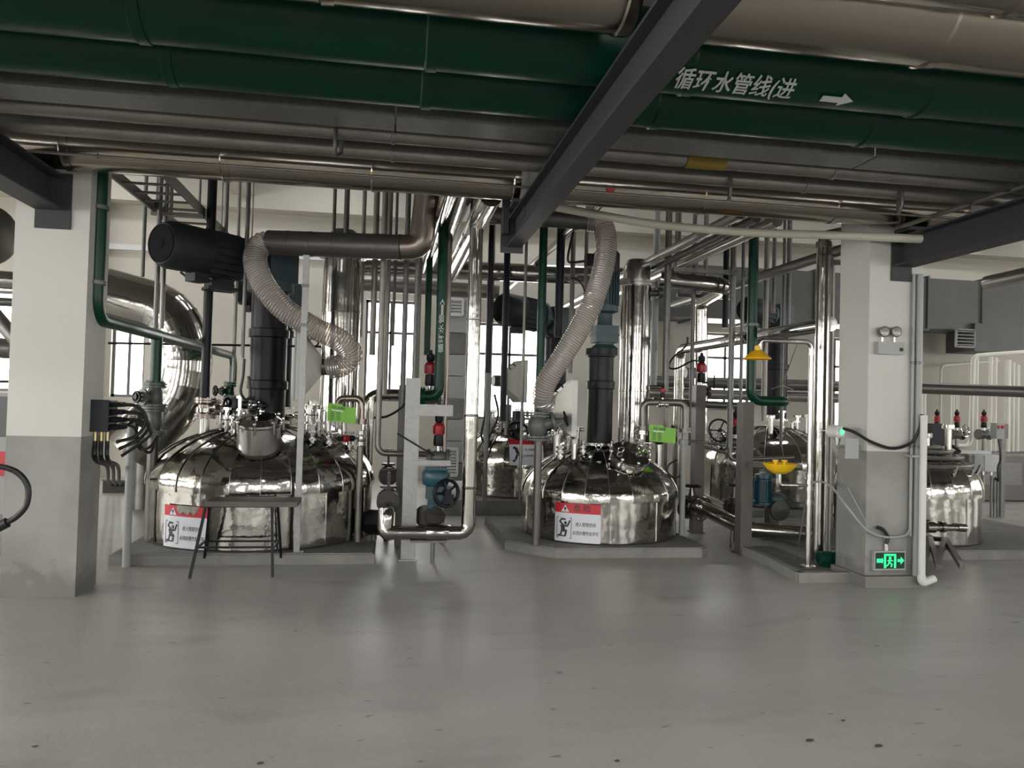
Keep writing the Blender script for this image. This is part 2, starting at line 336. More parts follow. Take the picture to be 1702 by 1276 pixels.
# text and flat marks
def text_polys(body, size, align='CENTER', bold=.012):
    c = bpy.data.curves.new('lettering', 'FONT'); c.body = body; c.size = size; c.offset = bold * size; c.align_x = align; c.align_y = 'CENTER'; c.resolution_u = 3
    o = bpy.data.objects.new('lettering', c); COL.objects.link(o); dg = bpy.context.evaluated_depsgraph_get(); dg.update()
    me = o.evaluated_get(dg).to_mesh(); vs = [v.co.copy() for v in me.vertices]; fs = [tuple(p.vertices) for p in me.polygons]
    o.evaluated_get(dg).to_mesh_clear(); bpy.data.objects.remove(o); bpy.data.curves.remove(c)
    return vs, fs
def put_text(mb, body, size, fn, align='CENTER', at=(0, 0), sx=1.0):
    vs, fs = text_polys(body, size, align); return mb.add([fn(v.x * sx + at[0], v.y + at[1]) for v in vs], fs)
# ================================================================== ROOM
XL, XR, YF, YB, ZC = -13.0, 19.0, -9.0, 15.0, 6.2
struct('floor', MB().box(((XL + XR) / 2, (YF + YB) / 2, -.1), (XR - XL + .6, YB - YF + .6, .2)), FLOORM)
struct('ceiling', MB().box(((XL + XR) / 2, (YF + YB) / 2, ZC + .1), (XR - XL + .6, YB - YF + .6, .2)), CEILM)
struct('shade_slab', MB().box(((XL + XR) / 2, (YF + 10.8) / 2, 4.55), (XR - XL, 10.8 - YF, .25)), mat('shade_slab_soffit', (.16, .15, .135), .8))  # unseen slab, added to darken the rack and the dome reflections
def wall_with(name, fixed, axis, a0, a1, wins, m, th=.24):
    """wall in the plane axis=fixed with rectangular openings (lo, hi, z0, z1)"""
    mb = MB(); wins = sorted(wins); s = 1 if fixed > 0 else -1
    def blk(lo, hi, z0, z1):
        if hi - lo < .01 or z1 - z0 < .01: return
        c, d = (lo + hi) / 2, hi - lo
        if axis == 'Y': mb.box((c, fixed + s * th / 2, (z0 + z1) / 2), (d, th, z1 - z0))
        else: mb.box((fixed + s * th / 2, c, (z0 + z1) / 2), (th, d, z1 - z0))
    x = a0
    for lo, hi, z0, z1 in wins:
        blk(x, lo, 0, ZC); blk(lo, hi, 0, z0); blk(lo, hi, z1, ZC); x = hi
    blk(x, a1, 0, ZC); return struct(name, mb, m)
REARP = mat('grey_rear_plaster', (.22, .215, .20), .85)
def bx(px): return V(px, 640, YB).x
BACKW = [(bx(182), bx(238), 1.45, 3.3), (bx(604), bx(690), 1.5, 3.45), (bx(793), bx(900), 1.2, 3.1), (bx(1168), bx(1247), 1.5, 3.1), (bx(1362), bx(1420), 1.2, 3.1), (bx(-90), bx(32), 1.5, 3.3)]
REARW = [(x, x + 3.3, .9, 4.1) for x in (-11.0, -5.0, 1.0, 7.0, 13.0)]
SIDEW = [(y, y + 2.4, 1.2, 4.0) for y in (-7.5, -2.5, 2.5, 7.5)]
LEFTW = [(y, y + 4.2, .9, 4.2) for y in (-8.0, -3.2, 1.6, 6.4)]
wall_with('wall_back', YB, 'Y', XL, XR, BACKW, PLASTERW); wall_with('wall_rear', YF, 'Y', XL, XR, REARW, REARP)
wall_with('wall_left', XL, 'X', YF, YB, LEFTW, PLASTERW); wall_with('wall_right', XR, 'X', YF, YB, SIDEW, PLASTERW)
wn = 0
FRAMEM = mat('window_frame_grey', (.10, .10, .11), .4)
def window(fixed, axis, lo, hi, z0, z1, nx=2):
    global wn
    wn += 1; s = 1 if fixed > 0 else -1; q = fixed + s * .12
    P = (lambda a, z: Vector((a, q, z))) if axis == 'Y' else (lambda a, z: Vector((q, a, z)))
    t = bpy.data.objects.new('window_%d' % wn, None); COL.objects.link(t); t['kind'] = 'structure'
    b = MB(); f = .05
    for a in (lo + f / 2, hi - f / 2): b.bar(P(a, z0), P(a, z1), f, f)
    for z in (z0 + f / 2, z1 - f / 2): b.bar(P(lo, z), P(hi, z), f, f)
    o = b.build('window_frame', FRAMEM, t)
    for i in range(1, nx): a = lo + (hi - lo) * i / nx; MB().bar(P(a, z0), P(a, z1), .045, .05).build('mullion', FRAMEM, t)
    zt = z0 + (z1 - z0) * .68
    MB().bar(P(lo, zt), P(hi, zt), .045, .05).build('transom', FRAMEM, t)
    for i in range(nx):
        a0, a1 = lo + (hi - lo) * i / nx, lo + (hi - lo) * (i + 1) / nx
        for za, zb in ((z0, zt), (zt, z1)):
            g = MB(); g.add([P(a0 + .02, za + .02), P(a1 - .02, za + .02), P(a1 - .02, zb - .02), P(a0 + .02, zb - .02)], [(0, 1, 2, 3)]); g.build('pane', GLASS, t)
    ql = fixed + s * .5
    # sky light entering through this opening
    l = bpy.data.lights.new('sky_portal', 'AREA'); l.shape = 'RECTANGLE'; l.size = hi - lo; l.size_y = z1 - z0; l.cycles.is_portal = True
    lo_ = bpy.data.objects.new('sky_portal', l); COL.objects.link(lo_)
    c = P((lo + hi) / 2, (z0 + z1) / 2); n = Vector((0, -s, 0)) if axis == 'Y' else Vector((-s, 0, 0))
    lo_.location = c - n * .2; lo_.rotation_euler = n.to_track_quat('-Z', 'Z').to_euler()
for w_ in BACKW: window(YB, 'Y', *w_)
for w_ in REARW: window(YF, 'Y', *w_, nx=3)
for w_ in LEFTW: window(XL, 'X', *w_, nx=3)
for w_ in SIDEW: window(XR, 'X', *w_, nx=3)
# back wall beam, pilasters, ceiling beams
struct('beam_back', MB().box(((XL + XR) / 2, YB - .2, 5.25), (XR - XL, .4, .55)), PLASTERW)
struct('trim_1', MB().box(((XL + XR) / 2, YB - .06, 4.18), (XR - XL, .12, .10)), WHITEB)
for i, x in enumerate((-9.2, -5.5, 5.9, 10.3, 14.5)):
    struct('pilaster_%d' % (i + 1), MB().box((x, YB - .17, ZC / 2), (.5, .34, ZC)), PLASTERW)
for i, x in enumerate((-8.0, -2.7, 6.9, 12.4)):
    struct('beam_%d' % (i + 1), MB().box((x, 12.7, 5.7), (.4, 3.8, 1.0)), PLASTERW)
# ------------------------------------------------------------------ columns
cy = 6.25
lx0, lx1 = V(10, 725, cy).x, V(135, 725, cy).x
struct('column_left', MB().box(((lx0 + lx1) / 2, cy + .21, ZC / 2), (lx1 - lx0, .42, ZC)), COLM)
ry = 6.26
rx0, rx1 = V(1440, 800, ry).x, V(1530, 800, ry).x
ryb = Yx(rx0, 1391, 800)
struct('column_right', MB().box(((rx0 + rx1) / 2, (ry + ryb) / 2, ZC / 2), (rx1 - rx0, ryb - ry, ZC)), COLM)
struct('column_foot_right', MB().box(((rx0 + rx1) / 2 + .0, (ry + ryb) / 2 - .02, .05), (rx1 - rx0 + .07, ryb - ry + .08, .10)), COLM)
# ================================================================== PIPE RACK
def rackpipe(label, Y, z, r, m, x0, x1, sec=1.1, name='rack_pipe', seam=.004):
    t = Thing(name, label, 'pipe', ((x0 + x1) / 2, Y, z)); n = max(1, round((x1 - x0) / sec)); d = (x1 - x0) / n
    for i in range(n):
        a, b = x0 + i * d, x0 + (i + 1) * d; e = .03 * min(1, r / .15)
        t.part('cladding_section', MB().lathe((0, Y, z), (1, 0, 0), [(r - .003, a - e), (r - .003, b - e * 2), (r + seam * 1.5, b - e * 1.7), (r + seam, b - e), (r + seam, b)], 32, cap=True), m)
    return t
bc = 1.055   # centre beam x
rbx = V(1497, 440, ry).x
lbx = V(90, 340, cy).x
RL, RR = -9.0, 12.0
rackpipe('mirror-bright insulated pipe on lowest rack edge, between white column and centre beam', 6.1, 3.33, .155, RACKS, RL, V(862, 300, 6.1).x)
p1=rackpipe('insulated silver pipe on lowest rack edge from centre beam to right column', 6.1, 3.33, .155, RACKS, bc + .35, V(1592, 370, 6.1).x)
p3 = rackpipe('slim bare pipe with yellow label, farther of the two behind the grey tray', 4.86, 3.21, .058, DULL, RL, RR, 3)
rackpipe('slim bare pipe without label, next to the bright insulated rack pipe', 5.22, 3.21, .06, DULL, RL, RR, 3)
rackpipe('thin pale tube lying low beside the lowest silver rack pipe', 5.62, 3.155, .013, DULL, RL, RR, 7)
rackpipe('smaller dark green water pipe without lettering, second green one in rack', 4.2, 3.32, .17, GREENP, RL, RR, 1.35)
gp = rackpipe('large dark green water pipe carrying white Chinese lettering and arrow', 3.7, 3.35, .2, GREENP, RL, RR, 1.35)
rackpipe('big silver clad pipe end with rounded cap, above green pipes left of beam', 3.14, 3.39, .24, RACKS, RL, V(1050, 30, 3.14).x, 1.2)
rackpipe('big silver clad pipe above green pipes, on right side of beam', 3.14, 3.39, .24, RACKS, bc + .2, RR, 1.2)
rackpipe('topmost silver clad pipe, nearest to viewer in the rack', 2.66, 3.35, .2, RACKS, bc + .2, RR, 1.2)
# cable tray of the rack
t = Thing('cable_tray', 'flat grey cable tray running between green pipes and slim pipes', 'cable tray', (0, 4.55, 3.15))
for i in range(7):
    a = RL + i * 3; b = a + 3
    t.part('tray_length', MB().box(((a + b) / 2, 4.52, 3.162), (b - a - .012, .24, .012)).box(((a + b) / 2, 4.405, 3.19), (b - a - .012, .008, .06)).box(((a + b) / 2, 4.635, 3.19), (b - a - .012, .008, .06)), GALV)
# rack clips seen as little hooks
hk = [(90, 170, 'first'), (278, 186, 'second'), (700, 228, 'fourth'), (620, 222, 'third')]
for (px, py, Y, lab) in ((558, 213, 4.80, 'J-shaped steel hook hanging under tray, left of beam'), (1215, 290, 5.15, 'bent steel hook under slim pipes, right of beam'),
                         (1500, 292, 5.15, 'bent steel hook under slim pipes near right column')):
    c = V(px, py, Y); single('pipe_hook', lab, 'hook', MB().sweep(smooth([(c.x, Y, 3.2), (c.x, Y, 3.1), (c.x, Y + .03, 3.05), (c.x + .03, Y + .08, 3.07), (c.x + .03, Y + .09, 3.15)], 5), .013, 8), DARKST, c)
# I-beams carrying the rack
def hbeam(label, x, y1, y0=-2.0, w=.28, h=.28, zb=2.86, hang=False):
    t = Thing('steel_beam', label, 'beam', (x, y1, zb)); L = y1 - y0; yc = (y0 + y1) / 2
    t.part('bottom_flange', MB().box((x, yc, zb + .008), (w, L, .016)), BEAM)
    t.part('top_flange', MB().box((x, yc, zb + h - .008), (w, L, .016)), BEAM)
    t.part('web', MB().box((x, yc, zb + h / 2), (.012, L, h - .03)), BEAM)
    return t
b1 = hbeam('charcoal steel beam overhead running from viewer to the middle of the rack', bc, 6.6, w=.13, h=.24, zb=2.90)
b1.part('end_plate', MB().box((bc - .02, 6.608, 3.0), (.2, .016, .30)), BEAM)
b1.part('hanger_strap', MB().box((bc - .09, 6.56, 4.6), (.05, .09, 3.2)), BEAM)
b2 = hbeam('charcoal steel beam bolted to the left white column', lbx - .03, cy - .016, w=.2, h=.26, zb=2.90)
b2.part('end_plate', MB().box((lbx, cy - .009, 2.97), (.25, .018, .42)), BEAM)
b3 = hbeam('charcoal steel beam bolted to the right white column', rbx + .02, ry - .016, w=.2, h=.26, zb=2.86)
b3.part('end_plate', MB().box((rbx, ry - .009, 2.93), (.2, .018, .40)), BEAM)
for i, x in enumerate((lbx, bc, rbx)): struct('column_rear_%d' % (i + 1), MB().box((x, -2.25, ZC / 2), (.5, .45, ZC)), COLM)
for j, (x, lab) in enumerate(((lbx - .05, 'saddle block under left rack pipes, above left column'), (bc, 'dark saddle block under lowest silver pipe at centre beam'), (rbx, 'dark saddle block under silver pipe at right column'))):
    t = Thing('pipe_saddle', lab, 'bracket', (x, 6.1, 3.13)); t.part('saddle_plate', MB().box((x, 6.1, 3.155), (.22, .2, .03)), BEAM); t.part('saddle_rib', MB().box((x, 6.1, 3.1), (.02, .16, .09)), BEAM)
# stencilled lettering lies on the big green pipe
def on_pipe(px, py, Y0, zc, r, X0=None):
    """point of the pipe's surface seen at that pixel -> (x, angle)"""
    d = ray(px, py); o = CAMP; a = d.y ** 2 + d.z ** 2; b = 2 * ((o.y - Y0) * d.y + (o.z - zc) * d.z); c = (o.y - Y0) ** 2 + (o.z - zc) ** 2 - r * r
    k = b * b - 4 * a * c; s = (-b - sqrt(max(k, 0))) / 2 / a; p = o + d * s; return p.x, atan2(p.z - zc, p.y - Y0)
xa, aa = on_pipe(1122, 133, 3.7, 3.35, .208); xb, ab = on_pipe(1318, 155, 3.7, 3.35, .208)
def gfn(x, y): a = aa - y / .207; return Vector((x, 3.7 + .2095 * cos(a), 3.35 + .2095 * sin(a)))
vs, fs = text_polys('循环水管线(进', 1.0, 'LEFT', .014); wmax = max(v.x for v in vs)
tx = MB(); tx.add([gfn(xa + v.x / wmax * (xb - xa), v.y * .13) for v in vs], fs)
gp.part('stencil_lettering', tx, GLYPHW)
xc_, ac = on_pipe(1393, 166, 3.7, 3.35, .208); aw = []
xs_, xe_ = on_pipe(1366, 162, 3.7, 3.35, .208)[0], on_pipe(1419, 167, 3.7, 3.35, .208)[0]
aw = [(xs_, -.02), (xs_ + (xe_ - xs_) * .6, -.02), (xs_ + (xe_ - xs_) * .6, -.045), (xe_, 0), (xs_ + (xe_ - xs_) * .6, .045), (xs_ + (xe_ - xs_) * .6, .02), (xs_, .02)]
def afn(x, y): a = ac - y / .207; return Vector((x, 3.7 + .2095 * cos(a), 3.35 + .2095 * sin(a)))
gp.part('stencil_arrow', MB().add([afn(*q) for q in aw], [(0, 1, 5, 6), (2, 3, 4)]), GLYPHW)
xr0, ar = on_pipe(1008, 316, 6.1, 3.33, .157); xr1, _ = on_pipe(1021, 317, 6.1, 3.33, .157)
p1.part('red_tag', MB().add([Vector((x, 6.1 + .163 * cos(ar + d), 3.33 + .163 * sin(ar + d))) for x, d in ((xr0, -.12), (xr1, -.12), (xr1, .12), (xr0, .12))], [(0, 1, 2, 3)]), SIGNR)
x0_, a0_ = on_pipe(1136, 282, 4.86, 3.21, .062); x1_, _ = on_pipe(1200, 288, 4.86, 3.21, .062)
p3.part('pipe_label', MB().lathe((0, 4.86, 3.21), (1, 0, 0), [(.0625, x0_), (.0625, x1_)], 16, 0, 2 * pi), YLAB)
# cream hose sagging below the rack
single('cream_pvc_pipe', 'cream plastic pipe sagging below the rack in front of right process pipes', 'pipe',
       MB().sweep(smooth([V(925, 344, 6.55), V(1000, 358, 6.55), V(1100, 374, 6.55), V(1240, 386, 6.5), V(1360, 390, 6.4), V(1480, 395, 6.12), V(1570, 399, 5.95)], 6), RW(14, 1240, 385, 6.5), 12), CREAM, V(1240, 386, 6.5))
pipe('thin pale conduit along top of the right column beam', [(V(1470, 424, 6.1).x + .12, 6.1, 3.17), (V(1470, 424, 6.1).x + .12, .5, 3.17)], .02, DULL)
# ================================================================== TANKS
TZ = .10
def tank(label, X, Y, R, zs, zh, panels=26, sk=12, z0=TZ, seed=0, name='reactor_tank', amp=.006, pw=1.0):
    t = Thing(name, label, 'tank', (X, Y, z0)); rs = .42 * R
    zn = lambda p, s: noise.noise(Vector((p.x * s + seed * 9, p.y * s, p.z * s)))
    def patch(prof, a0, a1, na, nm, bulge):
        vs = []; fs = []; k = na + 1
        for j, (r, z) in enumerate(prof):
            for i in range(k):
                f = i / na; a = a0 + (a1 - a0) * f; p = Vector((X + r * cos(a), Y + r * sin(a), z)); d = Vector((cos(a), sin(a), .5)).normalized()
                edge = (.006 if f == 1 else 0) + bulge * sin(pi * f) - (.003 if f == 0 else 0)
                p += d * (edge + amp * (zn(p, 4.5) + .6 * zn(p, 11))); vs.append(p)
        for j in range(len(prof) - 1):
            for i in range(na): fs.append((j * k + i, j * k + i + 1, (j + 1) * k + i + 1, (j + 1) * k + i))
        t.part(nm, MB().add(vs, fs), TANKS, ang=50)
    dome = [(R * 1.0, zs), (R * 1.004, zs + .06)]
    for j in range(1, 10):
        th = j / 9 * (pi / 2 * .94); dome.append((R * cos(th), zs + .06 + zh * sin(th) ** pw))
    for i in range(panels):
        a0 = 2 * pi * i / panels; patch(dome, a0, a0 + 2 * pi / panels, 2, 'dome_panel', .0)
    skirt = [(R - .012, z0 + .014), (R - .012, z0 + (zs - z0) * .5), (R - .012, zs + .004), (R - .004, zs + .008)]
    for i in range(sk):
        a0 = 2 * pi * (i + .3) / sk; patch(skirt, a0, a0 + 2 * pi / sk, 6, 'skirt_panel', .0)
    for i in range(panels):
        a = 2 * pi * i / panels; d = Vector((cos(a), sin(a), 0)); P = [Vector((X, Y, 0)) + d * (r + .003) + Vector((0, 0, z + .004)) for r, z in dome]
        t.part('seam_strip', MB().sweep(P, .0052, 5), BRUSH)
    for i in range(sk):
        a = 2 * pi * (i + .3) / sk; d = Vector((cos(a), sin(a), 0)); t.part('seam_strip', MB().bar(Vector((X, Y, z0 + .014)) + d * (R - .008), Vector((X, Y, zs)) + d * (R - .008), .014, .012), TANKS)
    t.part('top_disc', MB().lathe((X, Y, 0), (0, 0, 1), [(R * .3, zs + zh * .97), (R * .12, zs + .06 + zh), (0, zs + .06 + zh)], 24), TANKS)
    return t
def zdome(t_R, zs, zh, r): return zs + .06 + zh * sqrt(max(0, 1 - (r / t_R) ** 2))
AX, AY, AR, AZS, AZH = -1.27, 8.56, 1.15, .62, .56
BX_, BY, BR, BZS, BZH = 2.42, 8.56, .885, .53, .48
CX, CY, CR = 2.13, 11.56, .98
DX, DY, DR = 6.03, 11.5, 1.05
EX, EY, ER = 6.12, 8.3, .79
A = tank('large polished dome tank behind the stool, its danger sign half hidden', AX, AY, AR, AZS, AZH, seed=1)
B = tank('polished dome tank with a fully readable danger sign, between two posts', BX_, BY, BR, BZS, BZH, panels=22, sk=10, seed=2, amp=.011, pw=1.25)
C = tank('polished tank in second row between tall silver riser and readable sign tank', CX, CY, CR, .62, .60, panels=24, seed=3, z0=.2, amp=.014)
D = tank('dim polished tank in second row behind yellow eyewash bowl', DX, DY, DR, .66, .56, panels=24, seed=4)
E_ = tank('polished tank partly hidden behind the right column, with strapped lid', EX, EY, ER, .62, .50, panels=20, sk=8, seed=5)
A2 = tank('second row tank hidden mostly behind the large tank by the stool', -1.5, 11.7, 1.05, .66, .56, panels=20, seed=6)
# pads
def pad(label, x0, x1, y0, y1, h=TZ, cut=0):
    t = Thing('concrete_pad', label, 'plinth', ((x0 + x1) / 2, (y0 + y1) / 2, 0))
    poly = [(x0, y0 + cut), (x0 + cut, y0), (x1 - cut * .2, y0), (x1, y0 + cut * .2), (x1, y1), (x0, y1)] if cut else [(x0, y0), (x1, y0), (x1, y1), (x0, y1)]
    t.part('slab', MB().prism(poly, (0, 0, 0), (1, 0, 0), (0, 1, 0), h - .012), PAD)
    t.part('kerb', MB().prism([((a - (x0 + x1) / 2) * .985 + (x0 + x1) / 2, (b - (y0 + y1) / 2) * .985 + (y0 + y1) / 2) for a, b in poly], (0, 0, h - .012), (1, 0, 0), (0, 1, 0), .012), PAD)
f0, f1 = F(180, 940), F(622, 938)
pad('low concrete pad under the large tank by the stool', f0.x, f1.x, f0.y, 9.9)
g0, g1 = F(878, 928), F(1172, 922)
pad('low concrete pad with cut corner under readable sign tank', V(835, 880, 8.2).x, g1.x, g0.y, 9.7, cut=.45)
pad('raised dark concrete pad under the second row tank', .7, 3.8, 10.4, 13.0, h=.2)
h0 = F(1545, 950)
pad('low concrete pad behind right column', h0.x - .6, h0.x + 3.0, 7.35, 9.6)
pad('concrete pad under the dim second row tank', 4.8, 7.5, 10.3, 13)
pad('concrete pad under hidden second row tank behind the big one', -2.8, -.2, 10.4, 13)
# ------------------------------------------------------------------ danger signs
def danger_sign(label, cx_, cy_, R, a_c, wdt, z0, z1, tilt=0, hidden=False, small=False):
    hgt = z1 - z0
    def fn(u, v, e=.014):
        a = a_c + u / (R + e); return Vector((cx_ + (R + e) * cos(a), cy_ + (R + e) * sin(a), z0 + v))
    c = fn(0, 0); t = Thing('danger_sign', label, 'sign', c)
    def sheet(u0, u1, v0, v1, e, n=14):
        vs = []; 
        for j, v in enumerate((v0, v1)):
            for i in range(n + 1): vs.append(fn(u0 + (u1 - u0) * i / n, v, e))
        return MB().add(vs, [(i, i + 1, n + 2 + i, n + 1 + i) for i in range(n)])
    w = wdt / 2; hv = hgt * .745
    back = sheet(-w, w, 0, hv, .012); t.part('white_panel', back, SIGNW); t.part('red_header', sheet(-w, w, hv, hgt, .012), SIGNR)
    tri = MB(); ct = -w * .52; tv = hv + (hgt - hv) * .10; th = (hgt - hv) * .72
    tri.add([fn(ct - th * .62, tv, .0135), fn(ct + th * .62, tv, .0135), fn(ct, tv + th, .0135)], [(0, 1, 2)]); t.part('warning_triangle', tri, SIGNW)
    ex = MB(); ex.add([fn(ct - .008 * wdt / .45, tv + th * .28, .0145), fn(ct + .008 * wdt / .45, tv + th * .28, .0145), fn(ct + .012 * wdt / .45, tv + th * .65, .0145), fn(ct - .012 * wdt / .45, tv + th * .65, .0145)], [(0, 1, 2, 3)])
    ex.add([fn(ct - .008 * wdt / .45, tv + th * .12, .0145), fn(ct + .008 * wdt / .45, tv + th * .12, .0145), fn(ct + .008 * wdt / .45, tv + th * .2, .0145), fn(ct - .008 * wdt / .45, tv + th * .2, .0145)], [(0, 1, 2, 3)]); t.part('exclamation_mark', ex, INK)
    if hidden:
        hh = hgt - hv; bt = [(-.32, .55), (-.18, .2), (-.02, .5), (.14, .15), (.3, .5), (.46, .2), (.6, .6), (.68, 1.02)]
        T = MB(); n = len(bt); T.add([fn(a * w, hv + b * hh, .0146) for a, b in bt] + [fn(a * w, hgt + .003, .0146) for a, b in bt], [(i, i + 1, n + i + 1, n + i) for i in range(n - 1)]); t.part('glare_patch', T, mat('painted_glare', (.16, .155, .12), .4, .6, mottle=(25, .8, (.30, .29, .25))), label='painted glare patch over the red header')  # reflected glare over the header, painted as a grey olive patch
    T = MB(); put_text(T, '危 险', (hgt - hv) * .8, lambda x, y: fn(x, y, .0138), at=(w * .22, hv + (hgt - hv) * .5)); t.part('header_lettering', T, INK)
    T = MB(); put_text(T, '进入受限空间', hv * .15, lambda x, y: fn(x, y, .0138), at=(w * .38, hv * .62), sx=.80); t.part('lettering_line', T, INK); T = MB(); put_text(T, '必须办理作业许可', hv * .15, lambda x, y: fn(x, y, .0138), at=(w * .38, hv * .32), sx=.76); t.part('lettering_line', T, INK)
    # pictogram: crouching figure in a confined space
    bw = wdt * .34; bh = hv * .72; u0 = -w + wdt * .05; v0 = hv * .12
    fr = MB()
    for (a, b, c2, d2) in ((0, bw, 0, .006), (0, bw, bh - .006, bh), (0, .006, 0, bh), (bw - .006, bw, 0, bh)): fr.add([fn(u0 + a, v0 + c2, .0138), fn(u0 + b, v0 + c2, .0138), fn(u0 + b, v0 + d2, .0138), fn(u0 + a, v0 + d2, .0138)], [(0, 1, 2, 3)])
    t.part('pictogram_border', fr, INK)
    pg = MB(); g = lambda a, b: fn(u0 + a * bw, v0 + b * bh, .0142)
    pg.add([g(.60 + .10 * cos(2 * pi * i / 12), .73 + .085 * sin(2 * pi * i / 12)) for i in range(12)], [tuple(range(12))])
    def limb(pts, wd):
        for (p, q) in zip(pts, pts[1:]):
            dx, dy = q[0] - p[0], (q[1] - p[1]) * bh / bw; l = sqrt(dx * dx + dy * dy) or 1; nx, ny = -dy / l * wd / 2, dx / l * wd / 2 * bw / bh
            ex_ = .03 * dx / l, .03 * dy / l
            pg.add([g(p[0] + nx - ex_[0], p[1] + ny - ex_[1]), g(p[0] - nx - ex_[0], p[1] - ny - ex_[1]), g(q[0] - nx + ex_[0], q[1] - ny + ex_[1]), g(q[0] + nx + ex_[0], q[1] + ny + ex_[1])], [(0, 1, 2, 3)])
    limb([(.38, .62), (.45, .45), (.42, .34)], .26); limb([(.40, .66), (.22, .78), (.35, .92), (.58, .90)], .11); limb([(.48, .58), (.74, .60), (.88, .84)], .11)
    limb([(.42, .36), (.66, .36), (.60, .14)], .13); limb([(.36, .36), (.28, .14), (.10, .10)], .12); limb([(.28, .10), (.60, .10)], .08)
    t.part('pictogram_figure', pg, INK)
    return t
def ang_to(px, X, Y, R, py=860):
    """bearing on the tank whose surface point shows at column px"""
    d = ray(px, py); d2 = Vector((d.x, d.y)); o = Vector((-X, -Y)); a = d2.dot(d2); b = 2 * o.dot(d2); c = o.dot(o) - R * R
    s = (-b - sqrt(max(b * b - 4 * a * c, 0))) / 2 / a; return atan2(d2.y * s - Y, d2.x * s - X)
aA = ang_to(273, AX, AY, AR + .012), ang_to(345, AX, AY, AR + .012)
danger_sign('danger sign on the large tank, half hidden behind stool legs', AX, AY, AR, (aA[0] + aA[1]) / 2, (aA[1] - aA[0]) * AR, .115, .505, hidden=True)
aB = ang_to(922, BX_, BY, BR + .012), ang_to(999, BX_, BY, BR + .012)
danger_sign('danger sign with red header, fully readable on the middle tank', BX_, BY, BR, (aB[0] + aB[1]) / 2, (aB[1] - aB[0]) * BR, .115, .515)
# ================================================================== TANK TOP FITTINGS AND DRIVES
def lug(t, c, R=.03): t.part('lifting_ring', MB().torus(c, (0, 1, 0), R, .007, 18, 6), CHROME)
def manway(t, c, ax, r, h, lidh=.05):
    c = Vector(c); ax = Vector(ax).normalized(); 
    n_ = t.part('manway_neck', MB().lathe(c, ax, [(r, -h), (r, 0), (r * .9, 0)], 28), BRUSH)
    l_ = t.part('manway_lid', MB().lathe(c, ax, [(r * 1.1, 0), (r * 1.12, .012), (r * 1.1, .03), (r * .8, .03 + lidh), (0, .035 + lidh * 1.3)], 28), STEEL)
    u, v = frame(ax)
    for i in range(8):
        a = 2 * pi * i / 8; p = c + (u * cos(a) + v * sin(a)) * r * 1.12
        o = t.part('clamp_bolt', MB().cyl(p - ax * .05, p + ax * .06, .011, n=8).ball(p + ax * .065, .02, 5), CHROME)
    for s in (-1, 1): t.part('lid_handle', MB().torus(c + ax * (.07 + lidh * .6) + u * s * r * .6, v, .035, .006, 16, 6), CHROME)
def nozzle(t, x, y, z0, z1, r): t.part('nozzle', MB().cyl((x, y, z0), (x, y, z1), r, n=14), BRUSH); t.part('nozzle_flange', flange_mb((x, y, z1), (0, 0, 1), r, r * 1.9, .018), STEEL)
mz = V(430, 705, 7.72); manway(A, mz, (0, -.25, 1), .205, .30)
for px, py in ((452, 690), (493, 690)): lug(A, V(px, py, 7.85))
for px, y_, z1, r in ((340, 8.35, 1.38, .05), (545, 8.3, 1.42, .035), (572, 8.4, 1.40, .03), (515, 8.35, 1.44, .06), (392, 8.5, 1.40, .03), (530, 8.9, 1.42, .05)):
    x = V(px, 700, y_).x; nozzle(A, x, y_, zdome(AR, AZS, AZH, Vector((x - AX, y_ - AY)).length) - .05, z1, r)
mz = V(1046, 757, 8.02); manway(B, mz, (.08, -.55, .9), .20, .07, .012)
for px, y_, z1, r in ((1067, 8.35, 1.25, .04), (926, 8.5, 1.22, .04), (1095, 8.6, 1.16, .04), (960, 8.9, 1.25, .04), (880 + 75, 8.2, 1.14, .03)):
    x = V(px, 730, y_).x; nozzle(B, x, y_, zdome(BR, BZS, BZH, Vector((x - BX_, y_ - BY)).length) - .05, z1, r)
lug(B, V(1040, 745, 8.2)); lug(B, V(995, 742, 8.1))
for T_, X_, Y_, zs_, R_ in ((C, CX, CY, 1.24, CR), (D, DX, DY, 1.24, DR), (A2, -1.5, 11.7, 1.24, 1.05), (E_, EX, EY, 1.18, ER)):
    for k in range(5):
        a = k * 1.3 + .4; x, y = X_ + R_ * .55 * cos(a), Y_ + R_ * .55 * sin(a); nozzle(T_, x, y, zs_ - .18, zs_ + .10 + .03 * k, .035)
# strapped lid of the tank behind the right column
for rr in (.36, .47, .58, .68):
    E_.part('lid_strap', MB().sweep([(EX + rr * cos(a), EY + rr * sin(a), zdome(ER, .62, .50, rr) + .03) for a in [-1.9 + .1 * i for i in range(20)]], .024, 8), DULL)
for a in (-1.5, -1.1, -.7, -.3): E_.part('strap_bolt', MB().cyl((EX + .72 * cos(a), EY + .72 * sin(a), zdome(ER, .62, .5, .72) - .02), (EX + .76 * cos(a), EY + .76 * sin(a), zdome(ER, .62, .5, .72) + .09), .016, n=8), CHROME)
E_.part('gauge_pipe', MB().cyl(V(1538, 876, 7.5), V(1600, 877, 7.5), .035).cyl(V(1538, 876, 7.5), V(1552, 876, 7.5), .06).cyl(V(1564, 876, 7.5), V(1570, 876, 7.5), .055).cyl(V(1590, 876, 7.5), V(1604, 877, 7.5), .045), STEEL)
for px, pb in ((1570, 1600), (1546, 1560)): E_.part('support_leg', MB().bar(V(px, 895, 7.55), F(pb, 942, .1), .05, .05).bar(V(px, 895, 7.55), F(px - 12, 938, .1), .05, .05), DULL)
